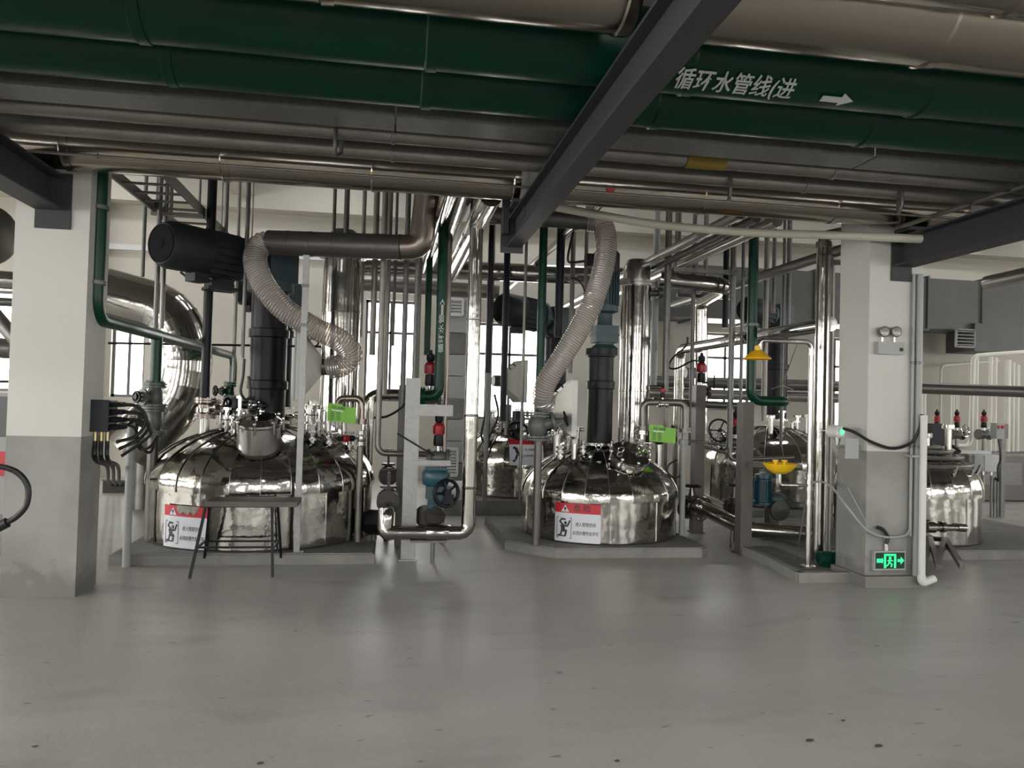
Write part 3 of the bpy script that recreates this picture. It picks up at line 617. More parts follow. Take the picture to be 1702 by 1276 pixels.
def motor_h(label, G, Epx, r, Lm, gear=True, name='drive_motor', z=None, terminal=True):
    """horizontal motor reaching from gearbox G to the end point"""
    G = Vector(G); e = Vector(Epx); d = (e - G).normalized(); t = Thing(name, label, 'motor', G)
    L = (e - G).length
    t.part('fan_cover', MB().lathe(G, d, [(r * .97, L * .66), (r, L * .68), (r, L * .94), (r * .9, L * .985), (r * .84, L), (r * .2, L + .004), (0, L + .004)], 32), MOTOR)
    t.part('fan_grille', MB().lathe(G, d, [(r * .80, L - .002), (r * .80, L + .010), (r * .74, L + .010), (r * .74, L + .006), (r * .2, L + .006), (r * .2, L + .011), (r * .14, L + .012), (0, L + .012)], 24), MATTE)
    b = MB().lathe(G, d, [(r * .5, L * .30), (r * .84, L * .32), (r * .84, L * .67)], 28); u, v = frame(d)
    for i in range(18):
        a = 2 * pi * i / 18; w = u * cos(a) + v * sin(a); b.bar(G + d * L * .34 + w * r * .9, G + d * L * .66 + w * r * .9, .014, .06)
    t.part('finned_body', b, MOTOR)
    t.part('end_flange', MB().cyl(G + d * L * .27, G + d * L * .33, r * .96, n=24).lathe(G, d, [(r * .5, L * .14), (r * .75, L * .18), (r * .7, L * .28)], 20), MOTORB)
    dn = Vector((0, 0, -1))
    if terminal:
        c = G + d * L * .70 + dn * (r + .035); bb = MB().box(c, (.16, .14, .09), atan2(d.y, d.x)); o = t.part('terminal_box', bb, MOTOR)
        t.part('cable_gland', MB().cyl(c - d * .08, c - d * .13, .022, n=10), BLACK, o)
    if gear:
        t.part('gearbox', MB().box(G + Vector((0, 0, -.0)), (.40, .40, .36), atan2(d.y, d.x)).cyl(G + dn * .18, G + dn * .28, .24, n=24), MOTORB)
    return t, G, d, L
# big drive of the stool tank
Ga = Vector((AX, AY, 0)); Ga.z = V(460, 443, AY).z
eA = V(268, 404, 7.5)
dA = (eA - Ga); 
mA, G_, d_, L_ = motor_h('big charcoal motor lying high above the stool tank, round end to left', Ga, eA, .225, 1)
mA.part('support_bracket', MB().box(V(366, 464, 8.15), (.22, .2, .24), .5).box(V(366, 481, 8.15), (.30, .24, .03), .5), MOTOR)
single('motor_cable', 'black cable hanging in a loop under the big charcoal motor', 'cable', MB().sweep(smooth([V(300, 452, 7.9), V(315, 462, 7.9), V(345, 467, 7.9), V(368, 463, 7.9), V(385, 440, 8.1)], 6), .012, 8), BLACKR, V(345, 467, 7.9))
def drive_col(label, X, Y, r, z0, z1, rings, name='agitator_column'):
    t = Thing(name, label, 'drive column', (X, Y, z0)); t.part('column_tube', MB().lathe((X, Y, 0), (0, 0, 1), [(0, z0), (r, z0), (r, z1), (0, z1)], 32), BLACK)
    for z in rings: t.part('clamp_ring', MB().lathe((X, Y, 0), (0, 0, 1), [(r, z - .05), (r * 1.12, z - .04), (r * 1.12, z + .04), (r, z + .05)], 32), BLACK)
    t.part('base_flange', MB().cyl((X, Y, z0), (X, Y, z0 + .03), r * 1.3, n=28), BRUSH)
    return t
zt = zdome(AR, AZS, AZH, 0) + .012
drive_col('thick black drive column standing on the stool tank', AX, AY, .19, zt, Ga.z - .28, [V(455, 555, AY).z, V(455, 640, AY).z])
# second tank: upright motor
zb_ = zdome(BR, BZS, BZH, 0) + .012; q = lambda py: V(1003, py, BY).z
drive_col('black drive column under the upright gear motor of readable sign tank', BX_, BY, .145, zb_, q(590), [q(587), q(640)])
t = Thing('upright_motor', 'upright blue-grey gear motor on black column behind clear hose', 'motor', (BX_, BY, q(590)))
xm = BX_ + .03
t.part('mounting_flange', MB().cyl((BX_, BY, q(590)), (BX_, BY, q(580)), .19, n=28), BLACK)
t.part('gearbox_neck', MB().lathe((xm, BY, 0), (0, 0, 1), [(.17, q(580)), (.11, q(573)), (.11, q(568))], 24), MOTORB)
t.part('gearbox', MB().box((xm, BY, (q(570) + q(542)) / 2), (.26, .26, q(542) - q(570))).box((xm, BY, q(557)), (.28, .28, .02)), MOTORB)
t.part('coupling', MB().lathe((xm, BY, 0), (0, 0, 1), [(.10, q(542)), (.085, q(538)), (.085, q(522)), (.15, q(518)), (.15, q(511))], 24), MOTORB)
mb = MB().cyl((xm, BY, q(511)), (xm, BY, q(448)), .135, n=28)
for i in range(26): a = 2 * pi * i / 26; mb.box((xm + .145 * cos(a), BY + .145 * sin(a), (q(508) + q(452)) / 2), (.03, .007, q(452) - q(508)), a)
t.part('finned_body', mb, MOTORB)
t.part('fan_cover', MB().lathe((xm, BY, 0), (0, 0, 1), [(.15, q(450)), (.155, q(448)), (.155, q(422)), (.12, q(416)), (0, q(416))], 28), MOTOR)
t.part('terminal_box', MB().box((xm - .2, BY - .02, q(435)), (.1, .14, .14)), BLACK)
single('motor_cable', 'black cable looping from the upright motor terminal box to pipes', 'cable', MB().sweep(smooth([V(972, 434, 8.5), V(950, 436, 8.5), V(944, 432, 8.5), V(946, 415, 8.5), V(953, 385, 8.6)], 6), .014, 8), BLACKR, V(950, 436, 8.5))
single('motor_cable', 'black cable drooping beside left edge of the upright motor', 'cable', MB().sweep(smooth([V(948, 462, 8.6), V(960, 464, 8.6), V(970, 478, 8.6), V(975, 500, 8.6)], 6), .012, 8), BLACKR, V(960, 464, 8.6))
# second row motors
def g2(X, Y, px, py, Yg): p = V(px, py, Yg); return p
mC = motor_h('dark motor above second row tank, in front of bright window', V(925, 532, 11.5), V(832, 512, 11.0), .24, 1)
mD = motor_h('distant finned motor hanging behind the tall green pipe with elbow', V(1290, 527, 11.5), V(1240, 513, 11.1), .21, 1, terminal=False)
mE = motor_h('smaller charcoal motor behind clear hose, over hidden second row tank', V(470, 492, 11.6), V(399, 480, 11.2), .22, 1)
for (X_, Y_, lab, pt, pb) in ((V(925, 532, 11.5).x, 11.5, 'distant dark drive column under motor before bright window', 545, 720), (V(1292, 527, 11.5).x, 11.5, 'distant dark drive column behind the yellow shower head', 536, 690), (V(470, 492, 11.6).x, 11.6, 'distant drive column behind the thick black column', 512, 690)):
    drive_col(lab, X_, Y_, .17, max(V(900, pb, Y_).z, 1.32), V(900, pt, Y_).z, [V(900, pt + 60, Y_).z])
single('motor_cable', 'black cable loop under motor in front of bright window', 'cable', MB().sweep(smooth([V(905, 540, 11.2), V(912, 556, 11.2), V(922, 556, 11.2), V(920, 540, 11.2)], 6), .02, 8), BLACKR, V(912, 556, 11.2))
# condenser columns
def condenser(label, px, py, Y, w, pyt, pyb, bands=()):
    p = V(px, py, Y); r = RW(w, px, py, Y); z0, z1 = V(px, pyb, Y).z, V(px, pyt, Y).z; t = Thing('condenser_column', label, 'column vessel', (p.x, Y, z0))
    n = 3
    for i in range(n):
        a, b = z0 + (z1 - z0) * i / n, z0 + (z1 - z0) * (i + 1) / n; t.part('shell_course', MB().lathe((p.x, Y, 0), (0, 0, 1), [(r, a), (r, b - .03), (r + .006, b - .025), (r + .006, b)], 28), STEEL)
    t.part('top_flange', flange_mb((p.x, Y, z1), (0, 0, 1), r, r * 1.25, .03), BRUSH); t.part('top_head', MB().lathe((p.x, Y, 0), (0, 0, 1), [(r * .9, z1 + .03), (r * .9, z1 + .2), (r * .6, z1 + .3), (0, z1 + .32)], 24), BRUSH)
    return t, p
condenser('tall mirror column vessel behind the grey duct over stool tank', 568, 500, 9.3, 62, 425, 700)
cB, pB = condenser('tall mirror column vessel with flanged head, right of upright motor', 1056, 560, 9.2, 50, 472, 735)
cB.part('head_valve', MB().cyl(V(1075, 487, 9.1), V(1097, 487, 9.1), .04).cyl(V(1092, 487, 9.1), V(1100, 486, 9.1), .07), DARKST)
# ================================================================== EXTRACT DUCTS AND CLEAR HOSES
def hose(label, pts, r, Ylab):
    P = smooth(pts, 14); t = Thing('clear_hose', label, 'hose', min(P, key=lambda p: p.z))
    # resample evenly, ribbed wall
    D = [0]
    for a, b in zip(P, P[1:]): D.append(D[-1] + (b - a).length)
    tot = D[-1]; pitch = .026; n = int(tot / pitch) * 4; Q = []; j = 0
    for i in range(n + 1):
        s = tot * i / n
        while j < len(D) - 2 and D[j + 1] < s: j += 1
        f = (s - D[j]) / max(D[j + 1] - D[j], 1e-9); Q.append(P[j].lerp(P[j + 1], f))
    t.part('hose_wall', MB().sweep(Q, lambda i: r * (1 + .035 * cos(pi / 2 * i)), 22, cap=False), HOSEM, ang=80)
    C_ = MB(); u = frame(Q[1] - Q[0])[0]
    for i in range(0, n, 4):
        tng = (Q[min(i + 1, n)] - Q[max(i - 1, 0)]); C_.torus(Q[i], tng, r * 1.04, .0042, 20, 4)
    o = t.part('reinforcing_rings', C_, HOSEW); o['kind'] = 'stuff'
    return t
hz = lambda *L: [V(*q) for q in L]
hose('clear ribbed hose sweeping in S shape from grey duct to hood over stool tank', hz((444, 403, 7.95), (432, 408, 7.93), (424, 432, 7.86), (436, 470, 7.78), (470, 512, 7.72), (522, 545, 7.72), (565, 565, 7.78), (583, 588, 7.86), (570, 606, 7.92), (545, 611, 7.95)), RW(37, 500, 530, 7.8), 0)
hose('clear ribbed hose curving down from ceiling duct to hood at upright motor', hz((982, 367, 8.0), (1000, 372, 7.95), (1007, 395, 7.9), (1005, 435, 7.85), (990, 490, 7.8), (968, 538, 7.8), (938, 588, 7.82), (911, 630, 7.9), (902, 660, 7.98), (912, 672, 8.05)), RW(34, 960, 540, 7.85), 0)
t = Thing('extract_duct', 'grey plastic extract duct above stool tank, elbow rising at right', 'duct', V(560, 405, 7.8)); Yd = 7.95
r_ = RW(41, 560, 405, 7.8)
pa, pb = V(446, 403, 7.95), V(668, 411, 7.6)
for i in range(6): a, b = pa.lerp(pb, i / 6), pa.lerp(pb, (i + 1) / 6); t.part('duct_length', MB().cyl(a, b, r_, n=24).cyl(b - (b - a).normalized() * .03, b, r_ * 1.03, n=24), DARKST)
pc, pd = V(706, 382, 7.55), V(712, 300, 7.55)
t.part('elbow', MB().sweep(fillet([pb, V(700, 410, 7.56), pd], .12, 3), r_ * 1.0, 20), BROWNST)
t.part('riser', MB().cyl(pd, (pd.x, pd.y, 4.42), r_), DARKST)
t = Thing('extract_duct', 'grey plastic extract duct at top of second clear hose, behind centre beam', 'duct', V(930, 365, 8.0)); t.part('duct_length', MB().cyl(V(815, 358, 8.1), V(985, 368, 8.0), RW(28, 950, 365, 8), n=20).cyl(V(955, 366, 8.03), V(962, 366, 8.03), RW(31, 950, 365, 8), n=20), DARKST)
pu = V(815, 358, 8.1); t.part('riser', MB().cyl((pu.x, pu.y, pu.z - .08), (pu.x, pu.y, CEIL(8)), RW(28, 950, 365, 8), n=20), DARKST)
def hood(label, cpx, cpy, Y, hh, hw, sgn, tilt=0, dep=.22, lip=.05):
    """square extract hood: open plate facing sgn*X, tapering to a round neck"""
    c = V(cpx, cpy, Y); t = Thing('extract_hood', label, 'hood', c - Vector((0, 0, hh / 2))); M = Matrix.Rotation(tilt, 3, 'Z')
    g = lambda x, y, z: c + M @ Vector((x * sgn, y, z))
    f = MB().add([g(0, -hw / 2, -hh / 2), g(0, hw / 2, -hh / 2), g(0, hw / 2, hh / 2), g(0, -hw / 2, hh / 2), g(-dep, -.10, -.10), g(-dep, .10, -.10), g(-dep, .10, .10), g(-dep, -.10, .10)], [(0, 1, 5, 4), (1, 2, 6, 5), (2, 3, 7, 6), (3, 0, 4, 7), (4, 5, 6, 7)])
    t.part('hood_taper', f, HOODM)
    l = MB()
    for (y0, y1, z0, z1) in ((-hw / 2, hw / 2, -hh / 2, -hh / 2 + .01), (-hw / 2, hw / 2, hh / 2 - .01, hh / 2), (-hw / 2, -hw / 2 + .01, -hh / 2, hh / 2), (hw / 2 - .01, hw / 2, -hh / 2, hh / 2)):
        vs = [g(x, y, z) for x in (-.004, lip) for y in (y0, y1) for z in (z0, z1)]; l.add(vs, [(0, 1, 3, 2), (4, 6, 7, 5), (0, 4, 5, 1), (2, 3, 7, 6), (0, 2, 6, 4), (1, 5, 7, 3)])
    t.part('hood_lip', l, WHITEB)
    t.part('neck', MB().cyl(g(-dep + .01, 0, 0), g(-dep - .16, 0, 0), .085, n=20), DARKST)
    t.part('damper_handle', MB().torus(g(-dep * .6, -.09, hh * .34), (0, 1, .6), .045, .009, 14, 6), BLACK)
    return t
hood('white steel hood facing left behind the white strut on stool tank', 499, 608, 7.95, .70, .46, -1, .15, .20)
hood('square steel hood facing the black column of the upright motor', 947, 678, 8.05, .60, .42, 1, -.1, .22)
hood('distant steel hood in front of bright window, ring on top', 862, 634, 11.2, .62, .46, 1, .2, .24)
def fitting(t, x, y, z0, h, r, lever=None, cap=True):
    o = t.part('small_fitting', MB().cyl((x, y, z0), (x, y, z0 + h), r, n=12), CHROME)
    for f in (.25, .6, .95): t.part('clamp', MB().cyl((x, y, z0 + h * f - .012), (x, y, z0 + h * f + .012), r * 1.9, n=14), CHROME, o)
    if lever: t.part('lever', MB().bar((x, y, z0 + h * .8), Vector((x, y, z0 + h * .8)) + Vector(lever), .014, .008), GREENV if lever[0] < 0 else BRUSH, o)
for px, y_, h, r, lv in ((505, 8.15, .24, .022, (.1, -.05, 0)), (520, 8.0, .20, .028, None), (531, 8.25, .30, .02, (-.1, -.04, 0)), (548, 8.1, .16, .03, (.12, 0, .02)), (560, 8.45, .26, .022, None), (582, 8.3, .2, .026, (.1, -.06, 0)), (377, 8.15, .26, .022, (-.1, -.03, 0)), (398, 8.2, .36, .022, None), (366, 8.35, .3, .02, (.1, -.05, 0)), (388, 8.0, .2, .026, (-.12, 0, 0))):
    x = V(px, 700, y_).x; fitting(A, x, y_, zdome(AR, AZS, AZH, min(1.1, Vector((x - AX, y_ - AY)).length)) - .02, h, r, lv)
for px, y_, h, r, lv in ((1065, 8.3, .2, .03, (.12, -.03, 0)), (1080, 8.45, .22, .022, None), (932, 8.3, .14, .028, None), (945, 8.55, .26, .02, (-.1, 0, 0)), (1058, 8.7, .3, .02, (.1, 0, 0)), (970, 8.25, .14, .022, None)):
    x = V(px, 730, y_).x; fitting(B, x, y_, zdome(BR, BZS, BZH, min(.85, Vector((x - BX_, y_ - BY)).length)) - .02, h, r, lv)
for px, y_, h, r, lv in ((1195, 11.2, .3, .03, (.12, 0, 0)), (1222, 11.0, .2, .035, None), (1300, 11.0, .34, .03, (-.1, 0, 0)), (1325, 11.3, .25, .03, None), (1180, 11.6, .3, .028, None)):
    x = V(px, 700, y_).x; fitting(D, x, y_, zdome(DR, .66, .56, min(1.0, Vector((x - DX, y_ - DY)).length)) - .02, h, r, lv)
for px, y_, h, r, lv in ((815, 11.3, .3, .03, (.12, 0, 0)), (832, 11.1, .24, .035, None), (905, 11.1, .3, .03, (-.1, 0, 0)), (890, 11.4, .3, .03, None)):
    x = V(px, 700, y_).x; fitting(C, x, y_, zdome(CR, .62, .60, min(.93, Vector((x - CX, y_ - CY)).length)) - .02, h, r, lv)
pdv = V(622, 868, 8.05); t = Thing('drain_valve', 'black drain valve block low at right side of the stool tank', 'valve', pdv - Vector((0, 0, .14)))
t.part('valve_block', MB().lathe(pdv, (1, -.3, 0), [(0, -.12), (.09, -.12), (.13, -.06), (.13, .06), (.08, .10), (0, .10)], 8), BLACK); t.part('valve_foot', MB().box(pdv - Vector((0, 0, .20)), (.08, .08, pdv.z - TZ - .1)) if False else MB().cyl((pdv.x, pdv.y, TZ), (pdv.x, pdv.y, pdv.z - .1), .03), DARKST)
g0_ = F(222, 905, TZ); A.part('support_gusset', MB().prism([(0, 0), (.22, 0), (.22, .30)], (g0_.x + .03, g0_.y + .35, TZ), (1, 0, 0), (0, 0, 1), .015), DARKST)
for k, (pp) in enumerate((((812, 640), (806, 690), (800, 722), (806, 735), (812, 720)), ((822, 655), (828, 690), (815, 722), (806, 745), (812, 760)))):
    single('black_cable', ['looped', 'straight'][k] + ' black cable hanging at left flank of second row sign tank', 'cable', MB().sweep(smooth([V(*q, 10.3) for q in pp], 6), .016, 8), BLACKR, V(*pp[3], 10.3))
# ================================================================== LEFT COLUMN ZONE
LXg = V(163, 400, 6.42).x; zL = V(157, 528, 6.42).z; y2 = Yx(LXg, 389, 578)
rL = RW(24, 163, 400, 6.42)
gL = pipe('green water pipe down the left column then straight back along the hall', [(LXg, 6.42, CEIL(8)), (LXg, 6.42, zL), (LXg, y2, zL), (LXg, y2, 1.66)], rL, GREENV, .16, clips=[((LXg, 6.42, V(163, 470, 6.42).z), (0, 0, 1)), ((LXg, 6.42, V(163, 345, 6.42).z), (0, 0, 1))])
gL.part('wall_clamp', MB().box((LXg - .06, 6.42, V(160, 535, 6.42).z), (.05, .05, .06)), GREENV)
yT = Yx(LXg, 261, 560); rT = rL * .95
zt_ = V(261, 560, yT).z
rt = pipe('green drop pipe teed off the long green pipe, above grey valves', [(LXg, yT, zL), (LXg, yT, V(261, 640, yT).z)], rT, GREENV, fl=[((LXg, yT, V(261, 638, yT).z), (0, 0, 1))])
vz = lambda py: V(258, py, yT).z
gate_valve('upper grey cast valve under green drop pipe beside left column', (LXg, yT, vz(660)), (0, 0, 1), (-.6, -.8, 0), rT * 1.0, CASTG, .05, sl=.06)
gate_valve('lower grey cast valve under green drop pipe beside left column', (LXg, yT, vz(697)), (0, 0, 1), (-.8, .6, 0), rT * 1.1, CASTG, .05, sl=.06)
pipe('dark grey pipe from the grey valves down to the concrete pad', [(LXg, yT, TZ), (LXg, yT, vz(722))], rT * .98, DARKST, fl=[((LXg, yT, vz(722)), (0, 0, 1))])
vp('tall bare pipe rising over the green tee, front one of two', 263, 420, yT + .05, 8, GALV, z0=zL)
vp('tall bare pipe rising over the green tee, rear one of two', 273, 420, yT + .25, 8, DULL, pyb=546)
vp('grey conduit standing between left column and dark grey pipe', 214, 830, 7.3, 13, GREYB, z0=0, pyt=690)
# junction box with cables
jb = V(168, 690, 6.55); xr = lx1
t = Thing('junction_box', 'black junction box with rows of cable glands on left column', 'box', jb)
t.part('box_body', MB().box((jb.x + .01, 6.53, jb.z), (.17, .20, .24)), BLACK); t.part('box_lid', MB().box((jb.x + .01, 6.42, jb.z), (.18, .02, .25)), MOTOR)
t.part('wall_bracket', MB().box(((xr + jb.x - .07) / 2, 6.53, jb.z), (max(jb.x - .07 - xr, .03), .12, .16)), GALV)
for i in range(4):
    for j in range(3): c = Vector((jb.x + .095, 6.46 + j * .065, jb.z - .09 + i * .06)); t.part('cable_gland', MB().cyl(c, c + Vector((.07, 0, 0)), .02, n=8).cyl(c + Vector((.07, 0, 0)), c + Vector((.09, 0, 0)), .014, n=8), BLACK)
for j in range(3): c = Vector((jb.x - .02 + j * .045, 6.50, jb.z - .12)); t.part('brass_gland', MB().cyl(c, c - Vector((0, 0, .08)), .017, n=8), BRASS)
for k, (zz, ln) in enumerate(((.09, .30), (.03, .26), (-.03, .22))):
    a = Vector((jb.x + .18, 6.46 + k * .065, jb.z + zz)); single('black_cable', ['upper', 'middle', 'lower'][k] + ' black cable bending down from the junction box glands', 'cable', MB().sweep(smooth([a, a + Vector((.10, .02, -.01)), a + Vector((.17, .05, -.10)), a + Vector((.10, .08, -.24 + k * .03)), a + Vector((-.06, .1, -.30))], 6), .014, 8), BLACKR, a)
for j in range(3): a = Vector((jb.x - .02 + j * .045, 6.50, jb.z - .2)); single('black_cable', ['leftmost', 'central', 'rightmost'][j] + ' of three thick black cables dropping under junction box to floor', 'cable', MB().sweep(smooth([a, a + Vector((.0, .03, -.15)), V(178 + j * 9, 775, 7.2), V(180 + j * 9, 798, 9.5), V(184 + j * 8, 806, F(193, 818).y)], 6), .017, 8), BLACKR, V(184 + j * 8, 806, F(193, 818).y))
fs_ = F(193, 818); t = Thing('floor_box', 'dark cable entry box on floor far behind left column', 'box', fs_); t.part('box_body', MB().box((fs_.x, fs_.y + .03, .09), (.34, .22, .18)), IRON); t.part('box_lid', MB().box((fs_.x, fs_.y + .03, .19), (.37, .25, .02)), DARKST)
for k, (a, b, c) in enumerate((((225, 712), (232, 745), (250, 742)), ((226, 700), (228, 732), (248, 752)))):
    single('black_cable', ['outer', 'inner'][k] + ' black cable slung low between junction box and dark grey pipe', 'cable', MB().sweep(smooth([V(205, 705 + 6 * k, 6.9), V(*a, 7.1), V(*b, 7.3), V(*c, 7.5), V(262, 725, 7.6)], 6), .014, 8), BLACKR, V(*b, 7.3))
single('black_cable', 'thick black cable arching at picture edge before the left column', 'cable', MB().sweep(smooth([V(-30, 772, 5.2), V(5, 776, 5.2), V(30, 786, 5.2), V(46, 808, 5.2), V(44, 838, 5.2), V(28, 858, 5.2), V(12, 868, 5.2)], 6), .018, 10).cyl(V(12, 868, 5.2), V(-12, 880, 5.2), .032), BLACKR, V(12, 868, 5.2))
# big silver duct behind left column
t = Thing('insulated_duct', 'huge silver insulated duct bending down behind left column', 'duct', V(290, 700, 10.5)); pth = fillet([V(120, 475, 10.9), V(285, 520, 10.9), V(308, 590, 10.9), V(297, 665, 10.9), V(215, 745, 10.9)], .9, 7)
full = MB().sweep(pth, .36, 28, cap=False)
for i in range(0, len(pth) - 1, 2):
    j = min(i + 2, len(pth) - 1); sg = MB(); sg.v = [full.v[k] + (full.v[k] - pth[k // 28]) * (.012 if k // 28 == j else 0) for k in range(i * 28, (j + 1) * 28)]
    sg.f = [(a * 28 + b, a * 28 + (b + 1) % 28, (a + 1) * 28 + (b + 1) % 28, (a + 1) * 28 + b) for a in range(j - i) for b in range(28)]
    t.part('clad_segment', sg, STEEL)
pm = V(215, 745, 10.6); pm = V(238, 745, 10.9); t.part('foot', MB().cyl((pm.x, pm.y, 0), (pm.x, pm.y, pm.z), .1), DULL)
t = Thing('insulated_duct', 'rounded silver duct end at left picture edge behind column', 'duct', V(0, 400, 8.2)); t.part('duct_shell', MB().lathe(V(-60, 385, 8.6), V(12, 395, 8.2) - V(-60, 385, 8.6), [(.30, 0), (.30, .42), (.22, .47), (0, .48)], 28), DULL)
pq = V(-50, 385, 8.6); t.part('hanger', MB().cyl(pq + Vector((0, 0, .2)), (pq.x, pq.y, CEIL(8)), .02), DULL)
vp('black feed pipe dropping behind the big motor onto stool tank', 350, 400, 8.35, 15, BLACK, pyb=668)
gate_valve('dark valve with handwheel at foot of the black feed pipe', (V(342, 676, 8.35).x, 8.35, V(340, 678, 8.35).z), (0, 0, 1), (1, -.3, .1), .055, BROWNST, .085, L=.16, sl=.1)
vp('thin rod pipe hanging left of thick black column, ends in cable', 408, 450, 7.9, 6, GALV, pyb=595)
single('black_cable', 'black cable loop hanging from the thin rod pipe', 'cable', MB().sweep(smooth([V(406, 596, 7.9), V(404, 625, 7.9), V(400, 650, 7.9), V(408, 664, 7.9), V(416, 655, 7.9), V(413, 625, 7.9)], 6), .014, 8), BLACKR, V(408, 664, 7.9))
act_valve('small cluttered valve left of the thick black column', V(388, 672, 8.4), (0, 0, 1), (.9, -.4, 0), .035, CASTG, CHROME, .8)
gate_valve('green small valve above stool tank, between black pipes', V(382, 650, 8.9), (0, 0, 1), (-.8, -.5, 0), .035, GREENV, .05, sl=.07)
for px, lab in ((382, 'long green drop at far end'), ): pass
pipe('thin dark horizontal line passing behind thick black column', [V(180, 570, 9.9), V(600, 577, 9.9)], .014, BLACK)
vp('slim vertical pipe far left of stool tank dome, near the window', 390, 560, 10.8, 6, DULL, z0=0)
# ================================================================== STOOL
f1_, f2_, f3_, f4_ = F(315, 961), F(453, 959), F(341, 936), F(468, 937)
f3_.y = f4_.y = min(f3_.y, f4_.y); zs = .585
sx0, sx1 = V(338, 845, f1_.y + .05).x, V(493, 845, f2_.y + .05).x
t = Thing('stool', 'low wide stool with worn board and thin black legs before large tank', 'stool', ((sx0 + sx1) / 2, (f1_.y + f3_.y) / 2, 0))
yc_ = (f1_.y + f3_.y) / 2
t.part('seat', MB().box(((sx0 + sx1) / 2, yc_, zs + .022), (sx1 - sx0, .34, .044)), WOOD)
tops = []
for fpt, (px, dy) in zip((f1_, f2_, f3_, f4_), ((342, -.12), (452, -.12), (349, .12), (461, .12))):
    tp = Vector((V(px, 848, yc_ + dy).x, yc_ + dy, zs)); tops.append(tp); t.part('leg', MB().bar(tp, fpt, .022, .022), BLACK)
tops_f = [(tops[i], q) for i, q in enumerate((f1_, f2_, f3_, f4_))]
at = lambda i, f: tops_f[i][0].lerp(tops_f[i][1], f)
for i, j, f in ((0, 1, .58), (2, 3, .62), (0, 2, .60), (1, 3, .60)): t.part('stretcher', MB().bar(at(i, f), at(j, f), .018, .018), BLACK)
t.part('seat_frame', MB().bar(tops[0], tops[1], .022, .022).bar(tops[2], tops[3], .022, .022).bar(tops[0], tops[2], .022, .022).bar(tops[1], tops[3], .022, .022), BLACK)
# white strut holding the duct
ps = F(493, 918, TZ); pt_ = V(507, 424, ps.y)
t = Thing('duct_support', 'pale galvanised strut in front of stool tank holding up the grey duct', 'post', ps); t.part('strut', MB().box((ps.x, ps.y, (TZ + pt_.z) / 2), (.055, .04, pt_.z - TZ)), PALEG)
t.part('foot_plate', MB().box((ps.x, ps.y, TZ + .004), (.12, .1, .008)), GALV)
for py in (475, 540): p = V(505, py, ps.y); t.part('strut_clip', MB().box((ps.x, ps.y - .025, p.z), (.07, .012, .03)), GALV)
# ================================================================== MIDDLE POST AND VALVES
def post(label, pxb, pyb, pyt, w, m, arms=(), hm=True):
    b = F(pxb, pyb); Y = b.y; wd = 2 * RW(w, pxb, pyb, Y); zt = V(pxb + 8, pyt, Y).z; t = Thing('steel_post', label, 'post', b)
    t.part('front_flange', MB().box((b.x, Y, zt / 2), (wd, .012, zt)), m); t.part('rear_flange', MB().box((b.x, Y + wd, zt / 2), (wd, .012, zt)), m); t.part('web', MB().box((b.x - wd / 2 + .006, Y + wd / 2, zt / 2), (.012, wd - .012, zt)), m)
    t.part('base_plate', MB().box((b.x, Y + wd / 2, .006), (wd * 1.3, wd * 1.5, .012)), m)
    for (px1, pa, pb) in arms:
        z0, z1 = V(pxb, pb, Y).z, V(pxb, pa, Y).z; x1 = V(px1, pa, Y).x; t.part('bracket_arm', MB().box(((b.x + x1) / 2, Y - .012, (z0 + z1) / 2), (x1 - b.x, .012, z1 - z0)).box(((b.x + x1) / 2, Y + .05, z1), (x1 - b.x, .12, .01)), m)
    return t, b
P1, pb1 = post('galvanised post with two bracket arms between the two front tanks', 678, 931, 628, 24, PALEG, [(753, 672, 690), (749, 765, 773)])
P2, pb2 = post('rust-streaked steel post in front of eyewash pump, green pipe on top', 1239, 922, 668, 20, RUST, [(1272, 768, 776)])
P3, pb3 = post('dark steel post standing next to the green tag of readable sign tank', 1160, 886, 640, 17, RUST)
Yp = pb1.y
t = Thing('steel_post', 'darker grey steel post standing close behind the galvanised post', 'post', (V(671, 700, 8.25).x, 8.25, 0)); xk = V(671, 700, 8.25).x; zk = V(671, 640, 8.25).z
t.part('front_flange', MB().box((xk, 8.25, zk / 2), (.12, .012, zk)), DARKST); t.part('web', MB().box((xk, 8.31, zk / 2), (.01, .11, zk)), DARKST); t.part('rear_flange', MB().box((xk, 8.37, zk / 2), (.12, .012, zk)), DARKST)
# low silver line: elbow from tall riser to left stub
Yr = Yp - .13
rr_ = RW(23, 785, 600, Yr); pR = V(783, 700, Yr); zlow = V(700, 885, Yr).z
xl = V(640, 884, Yr).x
t = Thing('silver_riser', 'bright silver pipe dropping between tanks and turning left near floor', 'pipe', (pR.x, Yr, zlow))
t.part('riser_tube', MB().cyl((pR.x, Yr, zlow + .16), (pR.x, Yr, CEIL(8)), rr_, n=24), STEEL)
for py in (530, 690, 810): c = V(784, py, Yr); t.part('clad_joint', MB().lathe((pR.x, Yr, c.z), (0, 0, 1), [(rr_ + .001, -.012), (rr_ + .006, -.004), (rr_ + .006, .006), (rr_ + .001, .012)], 24), STEEL)
t.part('elbow', MB().sweep(fillet([(pR.x, Yr, zlow + .17), (pR.x, Yr, zlow), (pR.x - .17, Yr, zlow)], .16, 3), rr_ * 1.03, 20), STEEL)
t.part('floor_run', MB().cyl((pR.x - .16, Yr, zlow), (xl + .05, Yr, zlow), rr_, n=24), STEEL)
c = V(727, 886, Yr); t.part('tee_sleeve', MB().lathe((c.x, Yr, zlow), (1, 0, 0), [(rr_, -.13), (rr_ * 1.12, -.10), (rr_ * 1.12, .10), (rr_, .13)], 24), STEEL)
